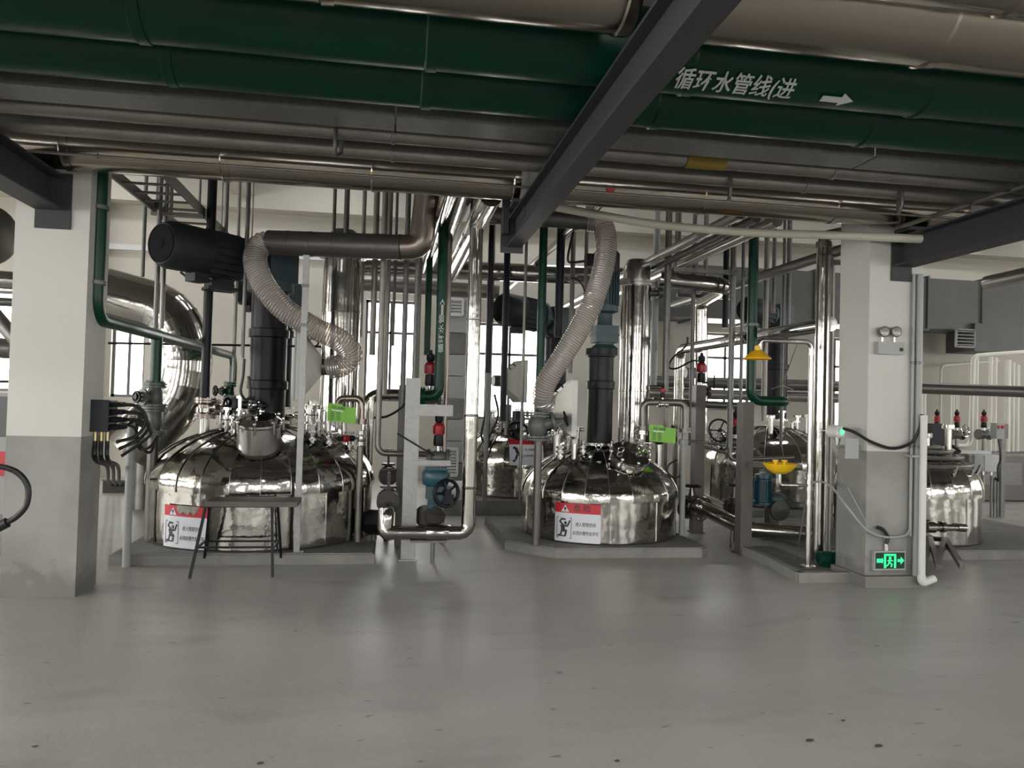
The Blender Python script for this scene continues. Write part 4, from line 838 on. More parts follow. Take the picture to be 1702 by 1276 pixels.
t.part('end_bend', MB().sweep(fillet([(xl + .07, Yr, zlow), (xl, Yr, zlow), (xl, Yr + .05, zlow + .22)], .1, 3), rr_ * 1.08, 20), STEEL)
t.part('shelf_support', MB().box((V(712, 898, Yr).x, Yr + .02, zlow - rr_ - .012), (.34, .12, .02)), GALV)
pz = F(700, 905); t.part('floor_stand', MB().cyl((V(720, 900, Yr).x, Yr + .05, 0), (V(720, 900, Yr).x, Yr + .05, zlow - rr_), .02), GALV)
# hand valves at the left stub
sv = V(645, 845, Yr + .1); gate_valve('dark gate valve over the silver stub left of galvanised post', (sv.x, Yr + .30, V(645, 832, Yr + .3).z), (0, -1, 0), (0, 0, 1), .055, IRON, .075, L=.2, sl=.16, wm=IRON)
pipe('silver bend joining the dark gate valve to the low silver line', [(sv.x, Yr + .2, V(645, 840, Yr + .3).z), (sv.x - .0, Yr + .0, V(645, 842, Yr + .3).z), (sv.x - .01, Yr + .0, zlow + .05)], .062, STEEL, .1)
gate_valve('second dark gate valve standing farther behind, above the silver stub', V(645, 790, Yr + 1.2), (0, -1, 0), (0, 0, 1), .05, IRON, .07, L=.18, sl=.14, wm=IRON)
vp_y = Yr + 1.2; pv = V(645, 790, vp_y); pipe('silver pipe behind second dark gate valve running away', [(pv.x, vp_y + .1, pv.z), (pv.x, vp_y + 1.5, pv.z)], .05, STEEL); pipe('floor leg under the second dark gate valve', [(pv.x, vp_y, 0), (pv.x, vp_y, pv.z - .05)], .03, DARKST)
# control valve with teal actuator
tv = V(722, 862, Yr + .06); t = Thing('control_valve', 'teal control valve with dark handwheel right of galvanised post', 'valve', (tv.x, Yr + .02, zlow + rr_))
z_ = lambda py: V(722, py, Yr).z
t.part('valve_body', MB().lathe((tv.x, Yr + .04, 0), (0, 0, 1), [(.05, zlow + .075), (.09, z_(868)), (.11, z_(855)), (.07, z_(846)), (.05, z_(840))], 18), IRON)
t.part('side_flange', flange_mb((tv.x - .08, Yr + .16, z_(862)), (.5, 1, 0), .055, .11, .016), IRON)
t.part('yoke', MB().box((tv.x, Yr + .04, z_(836)), (.14, .1, .10)).cyl((tv.x - .04, Yr + .04, z_(852)), (tv.x - .04, Yr + .04, z_(835)), .012).cyl((tv.x + .04, Yr + .04, z_(852)), (tv.x + .04, Yr + .04, z_(835)), .012), TEAL)
t.part('gear_housing', MB().box((tv.x + .03, Yr + .02, z_(818)), (.24, .13, .12)), MOTORB)
t.part('actuator', MB().lathe((tv.x, Yr + .04, 0), (0, 0, 1), [(0, z_(806)), (.12, z_(806)), (.135, z_(798)), (.135, z_(786)), (.12, z_(781)), (0, z_(781))], 24), TEAL)
t.part('actuator_cover', MB().box((tv.x, Yr + .04, z_(779)), (.2, .16, .02)), TEAL)
t.part('handwheel', wheel_mb((tv.x + .10, Yr - .06, z_(818)), (.45, -1, 0), .125, .018, 5), BLACK)
t.part('limit_box', MB().box((tv.x + .12, Yr - .02, z_(828)), (.10, .08, .09)), BLACK)
# green vertical line with lettering
Yg = 8.05; pg_ = V(734, 500, Yg); rg = RW(17.5, 735, 500, Yg); zg = V(723, 659, Yg).z; xg = V(726, 655, Yg).x
gvp = pipe('green pipe with white vertical lettering beside the galvanised post', [(pg_.x, Yg, CEIL(8)), (pg_.x, Yg, zg), (pg_.x - .20, Yg + .02, zg)], rg, GREENV, .12, fl=[((pg_.x - .17, Yg + .02, zg), (1, 0, 0))])
vt = MB(); zmid = V(737, 555, Yg).z; hgt = V(737, 524, Yg).z - V(737, 588, Yg).z
vs, fs = text_polys('循环水管', 1.0); wmx = max(abs(v.x) for v in vs) * 2
a_c = -pi / 2 + .1
vt.add([Vector((pg_.x + (rg + .003) * cos(a_c - v.y * .055 / rg), Yg + (rg + .003) * sin(a_c - v.y * .055 / rg), zmid + v.x / wmx * hgt)) for v in vs], fs); gvp.part('stencil_lettering', vt, GLYPHW)
za = V(738, 512, Yg).z; ar = MB()
for poly in ([(-.012, -.08), (.012, -.08), (.012, .03), (-.012, .03)], [(-.028, .03), (.028, .03), (0, .09)]):
    ar.add([Vector((pg_.x + (rg + .003) * cos(a_c + x / rg), Yg + (rg + .003) * sin(a_c + x / rg), za + z)) for x, z in poly], [tuple(range(len(poly)))])
gvp.part('stencil_arrow', ar, GLYPHW)
act_valve('red capped actuator beside bend of the lettered green pipe', V(714, 660, Yg + .15), (1, 0, 0), (0, 0, 1), .05, CASTG, REDP, 1.0)
act_valve('red capped actuator under the upper bracket arm of galvanised post', V(728, 760, Yp + .14), (1, 0, 0), (0, 0, 1), .045, CASTG, REDP, .9)
vp('dark green pipe farther behind the lettered green one', 712, 500, 9.6, 11, GREENV, pyb=590)
vp('brown thin pipe immediately right of the lettered green pipe', 744, 560, 8.4, 7, BROWNST, z0=0)
uX = V(632, 600, 7.9); pipe('grey U-bent pipe dropping left of post and turning right', [(uX.x, 7.9, CEIL(8)), (uX.x, 7.9, V(630, 753, 7.9).z), (V(738, 755, 7.9).x, 7.9, V(738, 755, 7.9).z)], RW(10, 632, 600, 7.9), DULL, .09)
single('black_cable', 'black cable slanting down across the galvanised post', 'cable', MB().sweep([V(660, 720, Yp - .02), V(700, 744, Yp - .02), V(722, 757, Yp - .02)], .008, 8), BLACKR, V(700, 744, Yp - .02))
single('black_cable', 'thick black cable slanting from post toward the inverted silver elbow', 'cable', MB().sweep(smooth([V(622, 694, 8.2), V(645, 691, 8.1), V(672, 672, 7.9), V(680, 640, 7.8)], 6), .013, 8), BLACKR, V(622, 694, 8.2))
hX = V(612, 655, 9.2); pipe('silver elbow pipe turning down right of stool tank, behind', [(V(700, 652, 9.2).x, 9.2, hX.z), (hX.x, 9.2, hX.z), (hX.x, 9.2, 0)], RW(20, 650, 650, 9.2), STEEL, .14)
# brown loop and slim leg right of stool tank
l0, l1, l2 = V(561, 640, 8.0), V(561, 663, 8.0), V(603, 663, 7.95); pipe('heat-tinted loop pipe from stool tank top to slim leg', [V(562, 700, 8.0), V(562, 662, 8.0), V(601, 662, 7.95), V(601, 705, 7.95)], RW(11, 580, 662, 8), BROWNST, .06, fl=[(V(601, 700, 7.95), (0, 0, 1)), (V(562, 690, 8.0), (0, 0, 1))])
act_valve('small valve with red handle on slim leg right of stool tank', V(600, 728, 7.95), (0, 0, 1), (-.8, -.6, 0), .026, BRUSH, REDP, .55)
pl_ = V(597, 800, 7.95); pipe('slim brown-grey leg pipe standing right against the stool tank', [(pl_.x, 7.95, TZ), (pl_.x, 7.95, V(600, 742, 7.95).z)], RW(11, 597, 800, 7.95), DULL)
vp('taller silver pipe just behind the slim leg, right of stool tank', 615, 760, 8.9, 9, STEEL, z0=0, pyt=660)
# vertical pipes hanging in the middle
for (px, py, Y, w, pb, m, lab) in (
    (556, 350, 8.9, 6, 392, DARKST, 'thin dark pipe above the grey duct, left one'), (576, 360, 8.8, 9, 392, DARKST, 'dark pipe above the grey duct, right beside thin one'),
    (620, 540, 8.6, 10, 590, DULL, 'dull pipe ending with an offset bend before left window'), (642, 560, 8.9, 9, 655, DULL, 'dull straight pipe before middle of the bright window'),
    (656, 470, 9.6, 5, 575, DARKST, 'thin dark pipe with offset before bright window'), (672, 560, 8.2, 9, 690, GALV, 'pale pipe at right edge of bright window, touching post'),
    (690, 560, 8.0, 7, 630, GALV, 'slim pale pipe ending on top of galvanised post'), (700, 420, 8.8, 5, 640, DARKST, 'very thin dark pipe behind lettered green pipe'),
    (601, 490, 9.9, 7, 560, DULL, 'dull pipe close to right edge of mirror column vessel'), (413, 360, 9.6, 5, 480, GALV, 'thin galvanised pipe above motor, left of clear hose'),
    (376, 360, 9.2, 7, 440, DULL, 'bare pipe rising just right of black feed pipe'),
    (816, 440, 8.8, 9, 620, BLACK, 'black pipe left of the centre beam end'), (840, 540, 10.4, 11, 700, NAVY, 'navy pipe passing in front of second window'),
    (873, 480, 9.0, 5, 830, DULL, 'thin dull pipe between window motor and green pipe'), (931, 450, 9.0, 14, 560, NAVY, 'thick navy pipe left of second clear hose'),
    (951, 480, 9.4, 8, 620, DULL, 'dull pipe behind second clear hose'), (975, 400, 9.0, 6, 560, DULL, 'slim dull pipe under ceiling duct of second hose'),
    (812, 600, 11.0, 12, 850, GALV, 'galvanised pipe before bright window right of silver riser'),
    (808, 740, 9.8, 7, 842, GALV, 'slim pale leg standing near second row tank, left side'),
    (1088, 560, 10.8, 11, 640, GREYB, 'grey pipe behind mirror column vessel at beige wall'),
    (1109, 500, 8.7, 11, 650, GALV, 'galvanised pipe down to flange above small red valve'), (1151, 560, 9.2, 7, 740, GALV, 'slim galvanised pipe left of dark steel post'),
    (1128, 400, 10.0, 5, 455, DARKST, 'short thin dark pipe over silver header'), (1173, 420, 10.2, 8, 470, DULL, 'dull pipe over end of silver header'),
    (1207, 440, 9.4, 10, 545, BLACK, 'black pipe left of slender galvanised drop'), (1217, 520, 8.8, 10, 745, GALV, 'galvanised drop pipe bending right under rusty post'),
    (1233, 560, 9.0, 6, 670, GALV, 'slim pipe just left of the tall green pipe with elbow'), (1272, 560, 9.6, 9, 700, DULL, 'dull pipe right behind the yellow shower head'),
    (1287, 420, 10.2, 7, 520, GALV, 'galvanised pipe with upper bend near far motor'), (1312, 420, 10.0, 8, 545, GALV, 'galvanised pipe hanging right of far motor'),
    (1300, 620, 9.9, 5, 740, DARKST, 'thin dark hanger rod right of yellow shower head'),
    (242, 330, 9.5, 6, 460, GALV, 'galvanised rod over big silver duct'), (283, 340, 9.6, 9, 400, DULL, 'dull pipe over big charcoal motor, rightmost of left bundle'),
):
    vp(lab, px, py, Y, w, m, pyb=pb)
gv2 = V(902, 450, 8.8); vp('green pipe with faint lettering left of the navy pipe', 902, 450, 8.8, 14, GREENV, pyb=690)
# its lower strainer and leg
gate_valve('green-grey strainer valve on grey leg, under second clear hose', (V(893, 705, 7.75).x, 7.75, V(893, 708, 7.75).z), (0, 0, 1), (1, -.2, .3), .07, CASTG, .07, L=.24, sl=.12)
pq = V(893, 800, 7.75); pipe('grey leg pipe standing in front of readable sign tank', [(pq.x, 7.75, TZ), (pq.x, 7.75, V(893, 728, 7.75).z)], RW(13, 893, 800, 7.75), DARKST)
t = Thing('hand_wheel_valve', 'large dark handwheel valve before the second row tank', 'valve', V(862, 715, 10.4)); t.part('handwheel', wheel_mb(V(861, 716, 10.3), (0, -1, .8), .14, .018, 4), BLACK); t.part('stem', MB().cyl(V(861, 716, 10.3), V(862, 690, 10.6), .03), NAVY)
pw = V(862, 690, 10.6); t.part('valve_body', MB().cyl((pw.x, pw.y, pw.z - .12), (pw.x, pw.y, pw.z + .06), .09).cyl((pw.x, 10.6, pw.z - .1), (pw.x, 10.9, pw.z - .2), .06), NAVY)
vp('second row feed pipe with flange under the window hood', 844, 690, 11.0, 12, DARKST, pyb=730, pyt=672, fl=(700, 708))
# ================================================================== RIGHT FRONT PROCESS PIPES
# tall green pipe with elbow
Yq = 8.35; pG = V(1251, 500, Yq); rG = RW(16.5, 1251, 500, Yq); zG = V(1270, 666, Yq).z
pipe('tall green pipe with bottom elbow turning right over rusty post', [(pG.x, Yq, CEIL(8)), (pG.x, Yq, zG), (V(1310, 668, Yq).x, Yq, zG), (V(1310, 668, Yq).x + .03, Yq + .7, zG)], rG, GREENV, .13, clips=[((pG.x, Yq, V(1251, 540, Yq).z), (0, 0, 1))])
# loop over readable sign tank
pipe('dull inverted U pipe beside green tag on readable sign tank', [V(1068, 715, 8.35), V(1068, 668, 8.35), V(1139, 669, 8.3), V(1139, 718, 8.3)], RW(11, 1100, 668, 8.3), DULL, .08, fl=[(V(1068, 712, 8.35), (0, 0, 1)), (V(1139, 715, 8.3), (0, 0, 1))])
pl2 = V(1134, 830, 8.3); pipe('slim grey leg pipe right of readable sign tank', [(pl2.x, 8.3, TZ), (pl2.x, 8.3, V(1138, 730, 8.3).z)], RW(9.5, 1134, 830, 8.3), GREYB, fl=[((pl2.x, 8.3, V(1138, 735, 8.3).z), (0, 0, 1))])
act_valve('small red handled valve on the inverted U pipe', V(1101, 672, 8.32), (1, 0, 0), (0, 0, 1), .02, BRUSH, REDP, .45)
gate_valve('dark green handwheel valve on top of readable sign tank', V(1085, 727, 8.5), (1, .3, 0), (.9, -.5, .2), .04, GREENV, .10, sl=.14)
single('black_cable', 'black cable ring hanging right of readable sign tank dome', 'cable', MB().sweep(smooth([V(1126, 764, 8.3), V(1112, 772, 8.3), V(1110, 785, 8.3), V(1122, 794, 8.3), V(1133, 788, 8.3)], 6), .01, 8), BLACKR, V(1122, 794, 8.3))
def tagsign(label, px0, py0, px1, py1, Y, dx=0, lines=5):
    a, b, c, d = V(px0, py0, Y), V(px1, py0 + dx, Y - .03), V(px1, py1 + dx, Y - .03), V(px0, py1, Y); t = Thing('lime_tag', label, 'sign', d)
    u = (b - a).normalized(); w_ = (b - a).length; v = Vector((0, 0, 1)); h_ = (a - d).length; n = u.cross(v).normalized(); n = n if n.y < 0 else -n
    t.part('plate', MB().prism([(0, 0), (w_, 0), (w_, h_ * .9), (w_ * .55, h_ * .9), (w_ * .5, h_), (0, h_)], d - n * .004, u, v, -.004), LIME)
    g = lambda x, y: d + u * x + v * y + n * .004
    T = MB(); put_text(T, 'RZ-A302', h_ * .2, g, 'LEFT', (w_ * .15, h_ * .78)); t.part('title_lettering', T, INK)
    L = MB(); L.add([g(w_ * .15, h_ * .60), g(w_ * .55, h_ * .60), g(w_ * .55, h_ * .66), g(w_ * .15, h_ * .66)], [(0, 1, 2, 3)]); t.part('white_rule', L, SIGNW)
    for k in range(lines):
        y = h_ * (.50 - .1 * k)
        for x0, x1 in ((.10, .24), (.32, .46)):
            t.part('text_line', MB().add([g(w_ * x0, y), g(w_ * x1, y), g(w_ * x1, y + h_ * .035), g(w_ * x0, y + h_ * .035)], [(0, 1, 2, 3)]), INK)
    t.part('hook', MB().cyl(g(w_ * .6, h_ * .9), g(w_ * .6, h_ * .9) + Vector((0, .05, .08)), .004, n=6), DARKST)
tagsign('lime green tag hanging at the loop pipe of stool tank', 544, 669, 591, 699, 7.85, 6)
tagsign('lime green tag hanging under the inverted U pipe of readable sign tank', 1079, 705, 1123, 733, 8.25, 4)
# shower and eyewash station
sb = F(1342, 942, .05); Ys = sb.y
zsh = V(1340, 568, Ys).z; xs = V(1347, 700, Ys).x
t = Thing('emergency_shower', 'steel emergency shower stand with yellow shower head and eyewash bowl', 'safety shower', (xs, Ys, .05))
rs_ = RW(9, 1347, 750, Ys)
xh = V(1262, 575, Ys).x
t.part('stand_pipe', MB().cyl((xs, Ys, .05), (xs, Ys, V(1347, 590, Ys).z), rs_, n=16), BRUSH)
t.part('top_arm', MB().sweep(fillet([(xs, Ys, V(1347, 592, Ys).z), (xs, Ys, zsh), (xh, Ys, zsh), (xh, Ys, V(1262, 580, Ys).z)], .09, 6), rs_ * .9, 14), CHROME)
t.part('shower_head', MB().lathe((V(1259, 590, Ys).x, Ys, 0), (0, 0, 1), [(.125, V(0, 597, Ys).z * 0 + V(1259, 597, Ys).z), (.128, V(1259, 595, Ys).z), (.06, V(1259, 585, Ys).z), (.03, V(1259, 582, Ys).z), (.03, V(1259, 575, Ys).z), (0, V(1259, 575, Ys).z)], 28), YEL, label='yellow shower head')
for py in (790, 800, 812, 835): z = V(1346, py, Ys).z; t.part('fitting', MB().cyl((xs, Ys, z - .02), (xs, Ys, z + .02), rs_ * 1.35, n=14), BRUSH)
xb = V(1305, 780, Ys - .1).x; zb2 = lambda py: V(1305, py, Ys).z
t.part('eyewash_arm', MB().sweep(fillet([(xs, Ys, zb2(806)), (xb + .0, Ys, zb2(806)), (xb, Ys, zb2(785))], .03, 4), rs_ * .6, 12), CHROME)
bw = t.part('eyewash_bowl', MB().lathe((xb, Ys, 0), (0, 0, 1), [(0, zb2(788)), (.06, zb2(787)), (.115, zb2(781)), (.155, zb2(772)), (.16, zb2(770)), (.145, zb2(773)), (.1, zb2(780)), (0, zb2(783))], 32), YELB, label='bright yellow eyewash bowl')
for s in (-1, 1): t.part('eyewash_nozzle', MB().cyl((xb + .045 * s, Ys, zb2(782)), (xb + .045 * s, Ys, zb2(766)), .018, n=12).cyl((xb + .045 * s, Ys, zb2(767)), (xb + .045 * s, Ys, zb2(764)), .03, n=12), YELB, bw)
t.part('pull_rod', MB().cyl(V(1325, 572, Ys - .03), V(1300, 640, Ys - .03), .004, n=6).cyl(V(1300, 640, Ys), V(1318, 648, Ys), .005, n=6).cyl(V(1300, 640, Ys), V(1282, 646, Ys), .005, n=6), CHROME)
t.part('foot_flange', MB().cyl((xs, Ys, .05), (xs, Ys, .065), .07, n=20), BRUSH)
t.part('pedal_rod', MB().cyl(V(1338, 840, Ys - .02), F(1322, 935, .06), .006, n=6), BRUSH)
# concrete curb tray
c0, c1, c2, c3 = F(1284, 942), F(1330, 968), F(1412, 968), F(1412, 932)
t = Thing('concrete_curb', 'low chipped concrete curb around foot of the shower stand', 'curb', (c1.x, c1.y, 0)); yt_ = 7.9
x0, x1, y0 = c0.x, rx0 - .02, c1.y + .02
t.part('curb_floor', MB().prism([(c0.x, c0.y), (c1.x, y0), (x1, y0), (x1, yt_), (c0.x, yt_)], (0, 0, 0), (1, 0, 0), (0, 1, 0), .05), PAD)
t.part('curb_rim', MB().bar((c0.x, c0.y, .045), (c1.x, y0, .045), .07, .09).bar((c1.x - .02, y0, .045), (x1, y0, .045), .07, .09).bar((c0.x, c0.y - .02, .045), (c0.x, yt_, .045), .07, .09), PAD)
# silver columns beside the shower
pc_ = V(1364, 700, Ys + .25); rc_ = RW(22, 1364, 700, Ys + .25); Yc = Ys + .25
t = Thing('silver_column_pipe', 'thick silver pipe standing right behind the shower stand', 'pipe', (pc_.x, Yc, .05)); zc2 = V(1368, 412, Yc).z
t.part('clad_length', MB().cyl((pc_.x, Yc, .05), (pc_.x, Yc, 1.35), rc_, n=24), STEEL); t.part('clad_length', MB().cyl((pc_.x, Yc, 1.352), (pc_.x, Yc, zc2), rc_ * 1.02, n=24), STEEL)
t.part('top_clamp', MB().cyl((pc_.x, Yc, zc2), (pc_.x, Yc, zc2 + .06), rc_ * 1.15, n=20), DULL)
t.part('top_bend', MB().sweep(fillet([(pc_.x, Yc, zc2 + .05), (pc_.x, Yc, zc2 + .12), (pc_.x + .5, Yc - .3, zc2 + .22)], .1, 4), rc_ * .8, 16), DULL)
t.part('support_bracket', MB().box((pc_.x + .16, Yc, V(1400, 437, Yc).z), (.40, .04, .05)).box((pc_.x + .32, Yc - .02, V(1415, 462, Yc).z), (.05, .05, .30)), GALV)
vp('darker silver pipe half hidden between thick silver pipe and right column', 1378, 700, Yc + .3, 11, DULL, z0=.05, pyt=420)
t = Thing('green_pump', 'small green pump lying at the foot of the silver pipe', 'pump', (V(1374, 945, Ys - .1).x, Ys + .05, .05)); cg = Vector((V(1372, 943, Ys).x, Ys + .02, .13))
t.part('pump_body', MB().lathe(cg, (1, .1, 0), [(0, -.06), (.06, -.06), (.07, 0), (.07, .12), (.05, .17), (0, .17)], 18), GREENV); t.part('pump_foot', MB().box(cg + Vector((.05, 0, -.06)), (.16, .1, .05)), GREENV)
# Y-direction silver pipe rising to the right
za_ = V(1340, 549, 7.9).z; xA_ = V(1338, 549, 7.7).x; yE = Yx(xA_, 1130, 580)
pipe('bright silver pipe running back from the silver column and turning down', [(xA_, Yc + .12, za_), (xA_, yE, za_), (xA_, yE, 0)], .075, STEEL, .15, n=20)
# floor line right of readable sign tank
pipe('silver floor line kinked in front of rusty post', [V(1152, 843, 8.7), V(1172, 846, 8.5), V(1240, 879, 7.95), V(1345, 887, 7.7)], .085, STEEL, .12, n=20, fl=[(V(1166, 846, 8.55), V(1240, 879, 7.95) - V(1172, 846, 8.5))])
gate_valve('dark handwheel valve at start of silver floor line', V(1150, 846, 8.75), V(1172, 846, 8.5) - V(1152, 843, 8.7), (0, 0, 1), .06, IRON, .10, L=.2, sl=.12)
pipe('second silver floor line behind the kinked one', [V(1170, 828, 9.6), V(1215, 850, 9.0)], .06, STEEL)
gate_valve('dark handwheel valve on second silver floor line left of rusty post', V(1220, 845, 9.0), (1, -.7, 0), (0, 0, 1), .05, IRON, .08, L=.18, sl=.16)
pk = V(1300, 880, 7.75); pipe('short stand leg under the silver floor line', [(V(1215, 875, 8.15).x, 8.1, 0), (V(1215, 875, 8.15).x, 8.1, .28)], .03, DARKST)
# teal pump
tp = V(1268, 800, 8.7); zz = lambda py: V(1268, py, 8.7).z
t = Thing('teal_pump', 'upright teal pump motor right of rusty post, below eyewash', 'pump', (tp.x, 8.7, 0))
t.part('motor_body', MB().lathe((tp.x, 8.7, 0), (0, 0, 1), [(0, zz(838)), (.11, zz(838)), (.11, zz(833)), (.09, zz(832)), (.09, zz(796)), (.10, zz(794)), (.095, zz(788)), (0, zz(786))], 24), TEAL)
fb = MB()
for i in range(16): a = 2 * pi * i / 16; fb.box((tp.x + .095 * cos(a), 8.7 + .095 * sin(a), (zz(830) + zz(798)) / 2), (.02, .006, zz(798) - zz(830)), a)
t.part('cooling_fins', fb, TEAL)
t.part('gear_case', MB().ball((tp.x + .17, 8.66, zz(828)), .10, 8, (1, .9, .8)), MOTORB)
t.part('pump_casing', MB().lathe((tp.x + .17, 8.66, zz(846)), (0, 1, 0), [(0, -.1), (.12, -.08), (.14, 0), (.12, .08), (0, .1)], 20).box((tp.x + .1, 8.66, .08), (.3, .2, .16)).box((tp.x + .1, 8.66, zz(860)), (.12, .12, .2)), IRON)
act_valve('red actuator with grey drum and handwheel on dark steel post', V(1165, 650, 9.4), (1, 0, 0), (0, 0, 1), .045, DARKST, REDP, 1.0)
act_drum = Thing('actuator_drum', 'grey ribbed drum beside the red actuator on dark post', 'actuator', V(1152, 618, 9.4)); cdr = V(1158, 620, 9.4)
for i in range(3): act_drum.part('drum_rib', MB().lathe(cdr - Vector((.02 + .045 * i, 0, 0)), (-1, 0, 0), [(0, 0), (.065, 0), (.072, .01), (.072, .03), (.065, .042), (0, .042)], 16), GREYB)
t = Thing('wheel_valve', 'thin black handwheel beside the red actuator on dark post', 'handwheel', V(1187, 635, 9.3)); t.part('wheel_rim', wheel_mb(V(1187, 635, 9.3), (1, -.45, 0), .085, .009, 4), BLACK); t.part('spindle', MB().cyl(V(1187, 635, 9.3), V(1168, 636, 9.4), .012), DARKST)
single('black_cable', 'black cable loop left of the red actuator on dark post', 'cable', MB().sweep(smooth([V(1143, 560, 9.1), V(1140, 575, 9.1), V(1118, 595, 9.1), V(1112, 610, 9.1), V(1125, 612, 9.1), V(1150, 600, 9.1), V(1163, 600, 9.3)], 6), .012, 8), BLACKR, V(1118, 612, 9.1))
act_valve('red actuator half hidden left of rusty post top', V(1222, 735, 9.8), (1, 0, 0), (0, 0, 1), .04, DARKST, REDP, .9)
t = Thing('wheel_valve', 'large dark ring wheel before dim second row tank', 'handwheel', V(1196, 733, 9.8)); t.part('wheel_rim', wheel_mb(V(1196, 715, 9.8), (0, -1, .2), .15, .014, 3), BLACK); t.part('spindle', MB().cyl(V(1196, 715, 9.8), V(1196, 712, 10.3), .015), DARKST); t.part('bracket', MB().cyl(V(1196, 712, 10.3), V(1222, 730, 9.9), .015), DARKST)
for (a, b, Y, r, lab) in (((1085, 665), (1145, 672), 9.3, .035, 'dark horizontal pipe left of dark steel post, upper'), ((1100, 668), (1240, 675), 9.9, .05, 'dark horizontal pipe passing behind both right posts'), ((1140, 732), (1210, 740), 9.0, .016, 'thin grey tube crossing the dark steel post'), ((1170, 742), (1215, 755), 9.9, .022, 'olive slanting tube before the dim second row tank')):
    pipe(lab, [V(*a, Y), V(*b, Y)], r, DARKST if r > .02 else DULL)
pipe('grey tube bent to the right under the rusty post bracket', [V(1214, 745, 8.8), V(1213, 764, 8.8), V(1320, 760, 8.6)], .025, DULL, .06)
# ================================================================== RIGHT COLUMN FITTINGS
yf = ry - .002
el = V(1475, 579, yf); t = Thing('emergency_light', 'grey twin-head emergency light on the right column', 'light fixture', (el.x, yf - .03, el.z - .07))
a0, a1 = V(1453, 570, yf), V(1496, 592, yf); t.part('battery_case', MB().box((el.x, yf - .03, el.z), (a1.x - a0.x, .055, a0.z - a1.z)), GREYB)
for px in (1469, 1489):
    c = V(px, 551, yf - .05); t.part('lamp_head', MB().lathe(c, (0, -1, -.15), [(0, -.05), (.035, -.04), (.048, .0), (.048, .015), (.04, .02)], 20), DULL); t.part('lens', MB().lathe(c, (0, -1, -.15), [(.04, .018), (.015, .012), (0, .012)], 16), LENS)
    t.part('swivel', MB().cyl(c + Vector((0, .02, -.04)), (c.x, yf - .03, a0.z), .008, n=8), BRUSH)
t.part('indicator_strip', MB().box((a1.x - .03, yf - .06, el.z - .01), (.03, .006, .03)), BLACK)
ex = V(1475, 930, yf); b0, b1 = V(1451, 917, yf), V(1498, 943, yf); t = Thing('exit_sign', 'lit green exit sign with running figure low on right column', 'sign', (ex.x, yf - .02, b1.z))
ww, hh = b1.x - b0.x, b0.z - b1.z
t.part('housing', MB().box((ex.x, yf - .018, ex.z), (ww + .03, .034, hh + .03)), GREYB); t.part('face', MB().box((ex.x, yf - .037, ex.z), (ww, .004, hh)), EXITD)
g = lambda x, z: Vector((ex.x + x * ww, yf - .0405, ex.z + z * hh))
rect = lambda m, a, b, c, d: m.add([g(a, c), g(b, c), g(b, d), g(a, d)], [(0, 1, 2, 3)])
m_ = MB(); rect(m_, -.22, .2, .30, .42); rect(m_, -.22, -.15, -.46, .42); rect(m_, .13, .2, -.46, .42); t.part('lit_door', m_, EXITG)
m_ = MB(); m_.add([g(-.01 + .05 * cos(2 * pi * i / 10), .17 + .09 * sin(2 * pi * i / 10)) for i in range(10)], [tuple(range(10))])
for (p, q_, wd) in (((0, .07), (-.04, -.14), .07), ((0, .05), (.09, -.02), .04), ((-.02, .05), (-.10, -.02), .04), ((-.03, -.12), (.06, -.22), .045), ((.06, -.22), (.03, -.40), .045), ((-.04, -.12), (-.08, -.26), .045), ((-.08, -.26), (-.14, -.36), .045)):
    dx, dz = q_[0] - p[0], q_[1] - p[1]; l = sqrt(dx * dx + dz * dz); nx, nz_ = -dz / l * wd / 2, dx / l * wd / 2 * ww / hh * .6; m_.add([g(p[0] + nx, p[1] + nz_), g(p[0] - nx, p[1] - nz_), g(q_[0] - nx, q_[1] - nz_), g(q_[0] + nx, q_[1] + nz_)], [(0, 1, 2, 3)])
t.part('running_figure', m_, EXITG)
m_ = MB(); rect(m_, -.47, -.28, -.12, .12); m_.add([g(-.28, -.22), g(-.28, .22), g(-.24, 0)], [(0, 1, 2)]); t.part('left_arrow', m_, EXITG)
m_ = MB(); rect(m_, .25, .38, -.08, .08); m_.add([g(.36, -.24), g(.48, 0), g(.36, .24)], [(0, 1, 2)]); t.part('right_arrow', m_, EXITG)
t.part('cable_entry', MB().cyl(V(1473, 915, yf - .02), V(1473, 903, yf - .02), .015, n=10), WHITEB)
single('black_cable', 'short black cable curling into top of the exit sign', 'cable', MB().sweep(smooth([V(1473, 904, yf - .03), V(1476, 892, yf - .03), V(1468, 880, yf - .03), V(1458, 876, yf - .02)], 6), .016, 8), BLACKR, V(1473, 904, yf - .03))
# conduits
vp('white plastic drain pipe hanging free right of the right column', 1534, 800, ry - .12, 11, WHITEP, pyb=958, pyt=690)
pw0 = V(1531, 950, ry - .12); pipe('white elbow at foot of the white drain pipe', [(V(1534, 800, ry - .12).x, ry - .12, V(1534, 955, ry - .12).z), (V(1534, 800, ry - .12).x, ry - .12, V(1534, 962, ry - .12).z - .04), V(1553, 961, ry - .12)], RW(13, 1534, 900, ry - .12), WHITEP, .05)
xw = V(1534, 800, ry - .12).x
single('drain_clip', 'small clips tying white drain pipe to the right column', 'clip', MB().box((xw - .04, ry - .06, V(1530, 757, ry).z), (.14, .12, .02)), GREYB, (xw, ry, V(1530, 757, ry).z))
for k, (px, w, lab) in enumerate(((1513, 5, 'thin grey conduit on face of right column, inner one'), (1523, 11, 'thick grey conduit at edge of right column face'))):
    p = V(px + 4, 600, ry - .03); pipe(lab, [(p.x, ry - .03, .10 if k else .45), (p.x, ry - .03, 2.80)], RW(w, px, 600, ry), GREYB, clips=[((p.x, ry - .03, 1.25), (0, 0, 1)), ((p.x, ry - .03, 2.0), (0, 0, 1))])
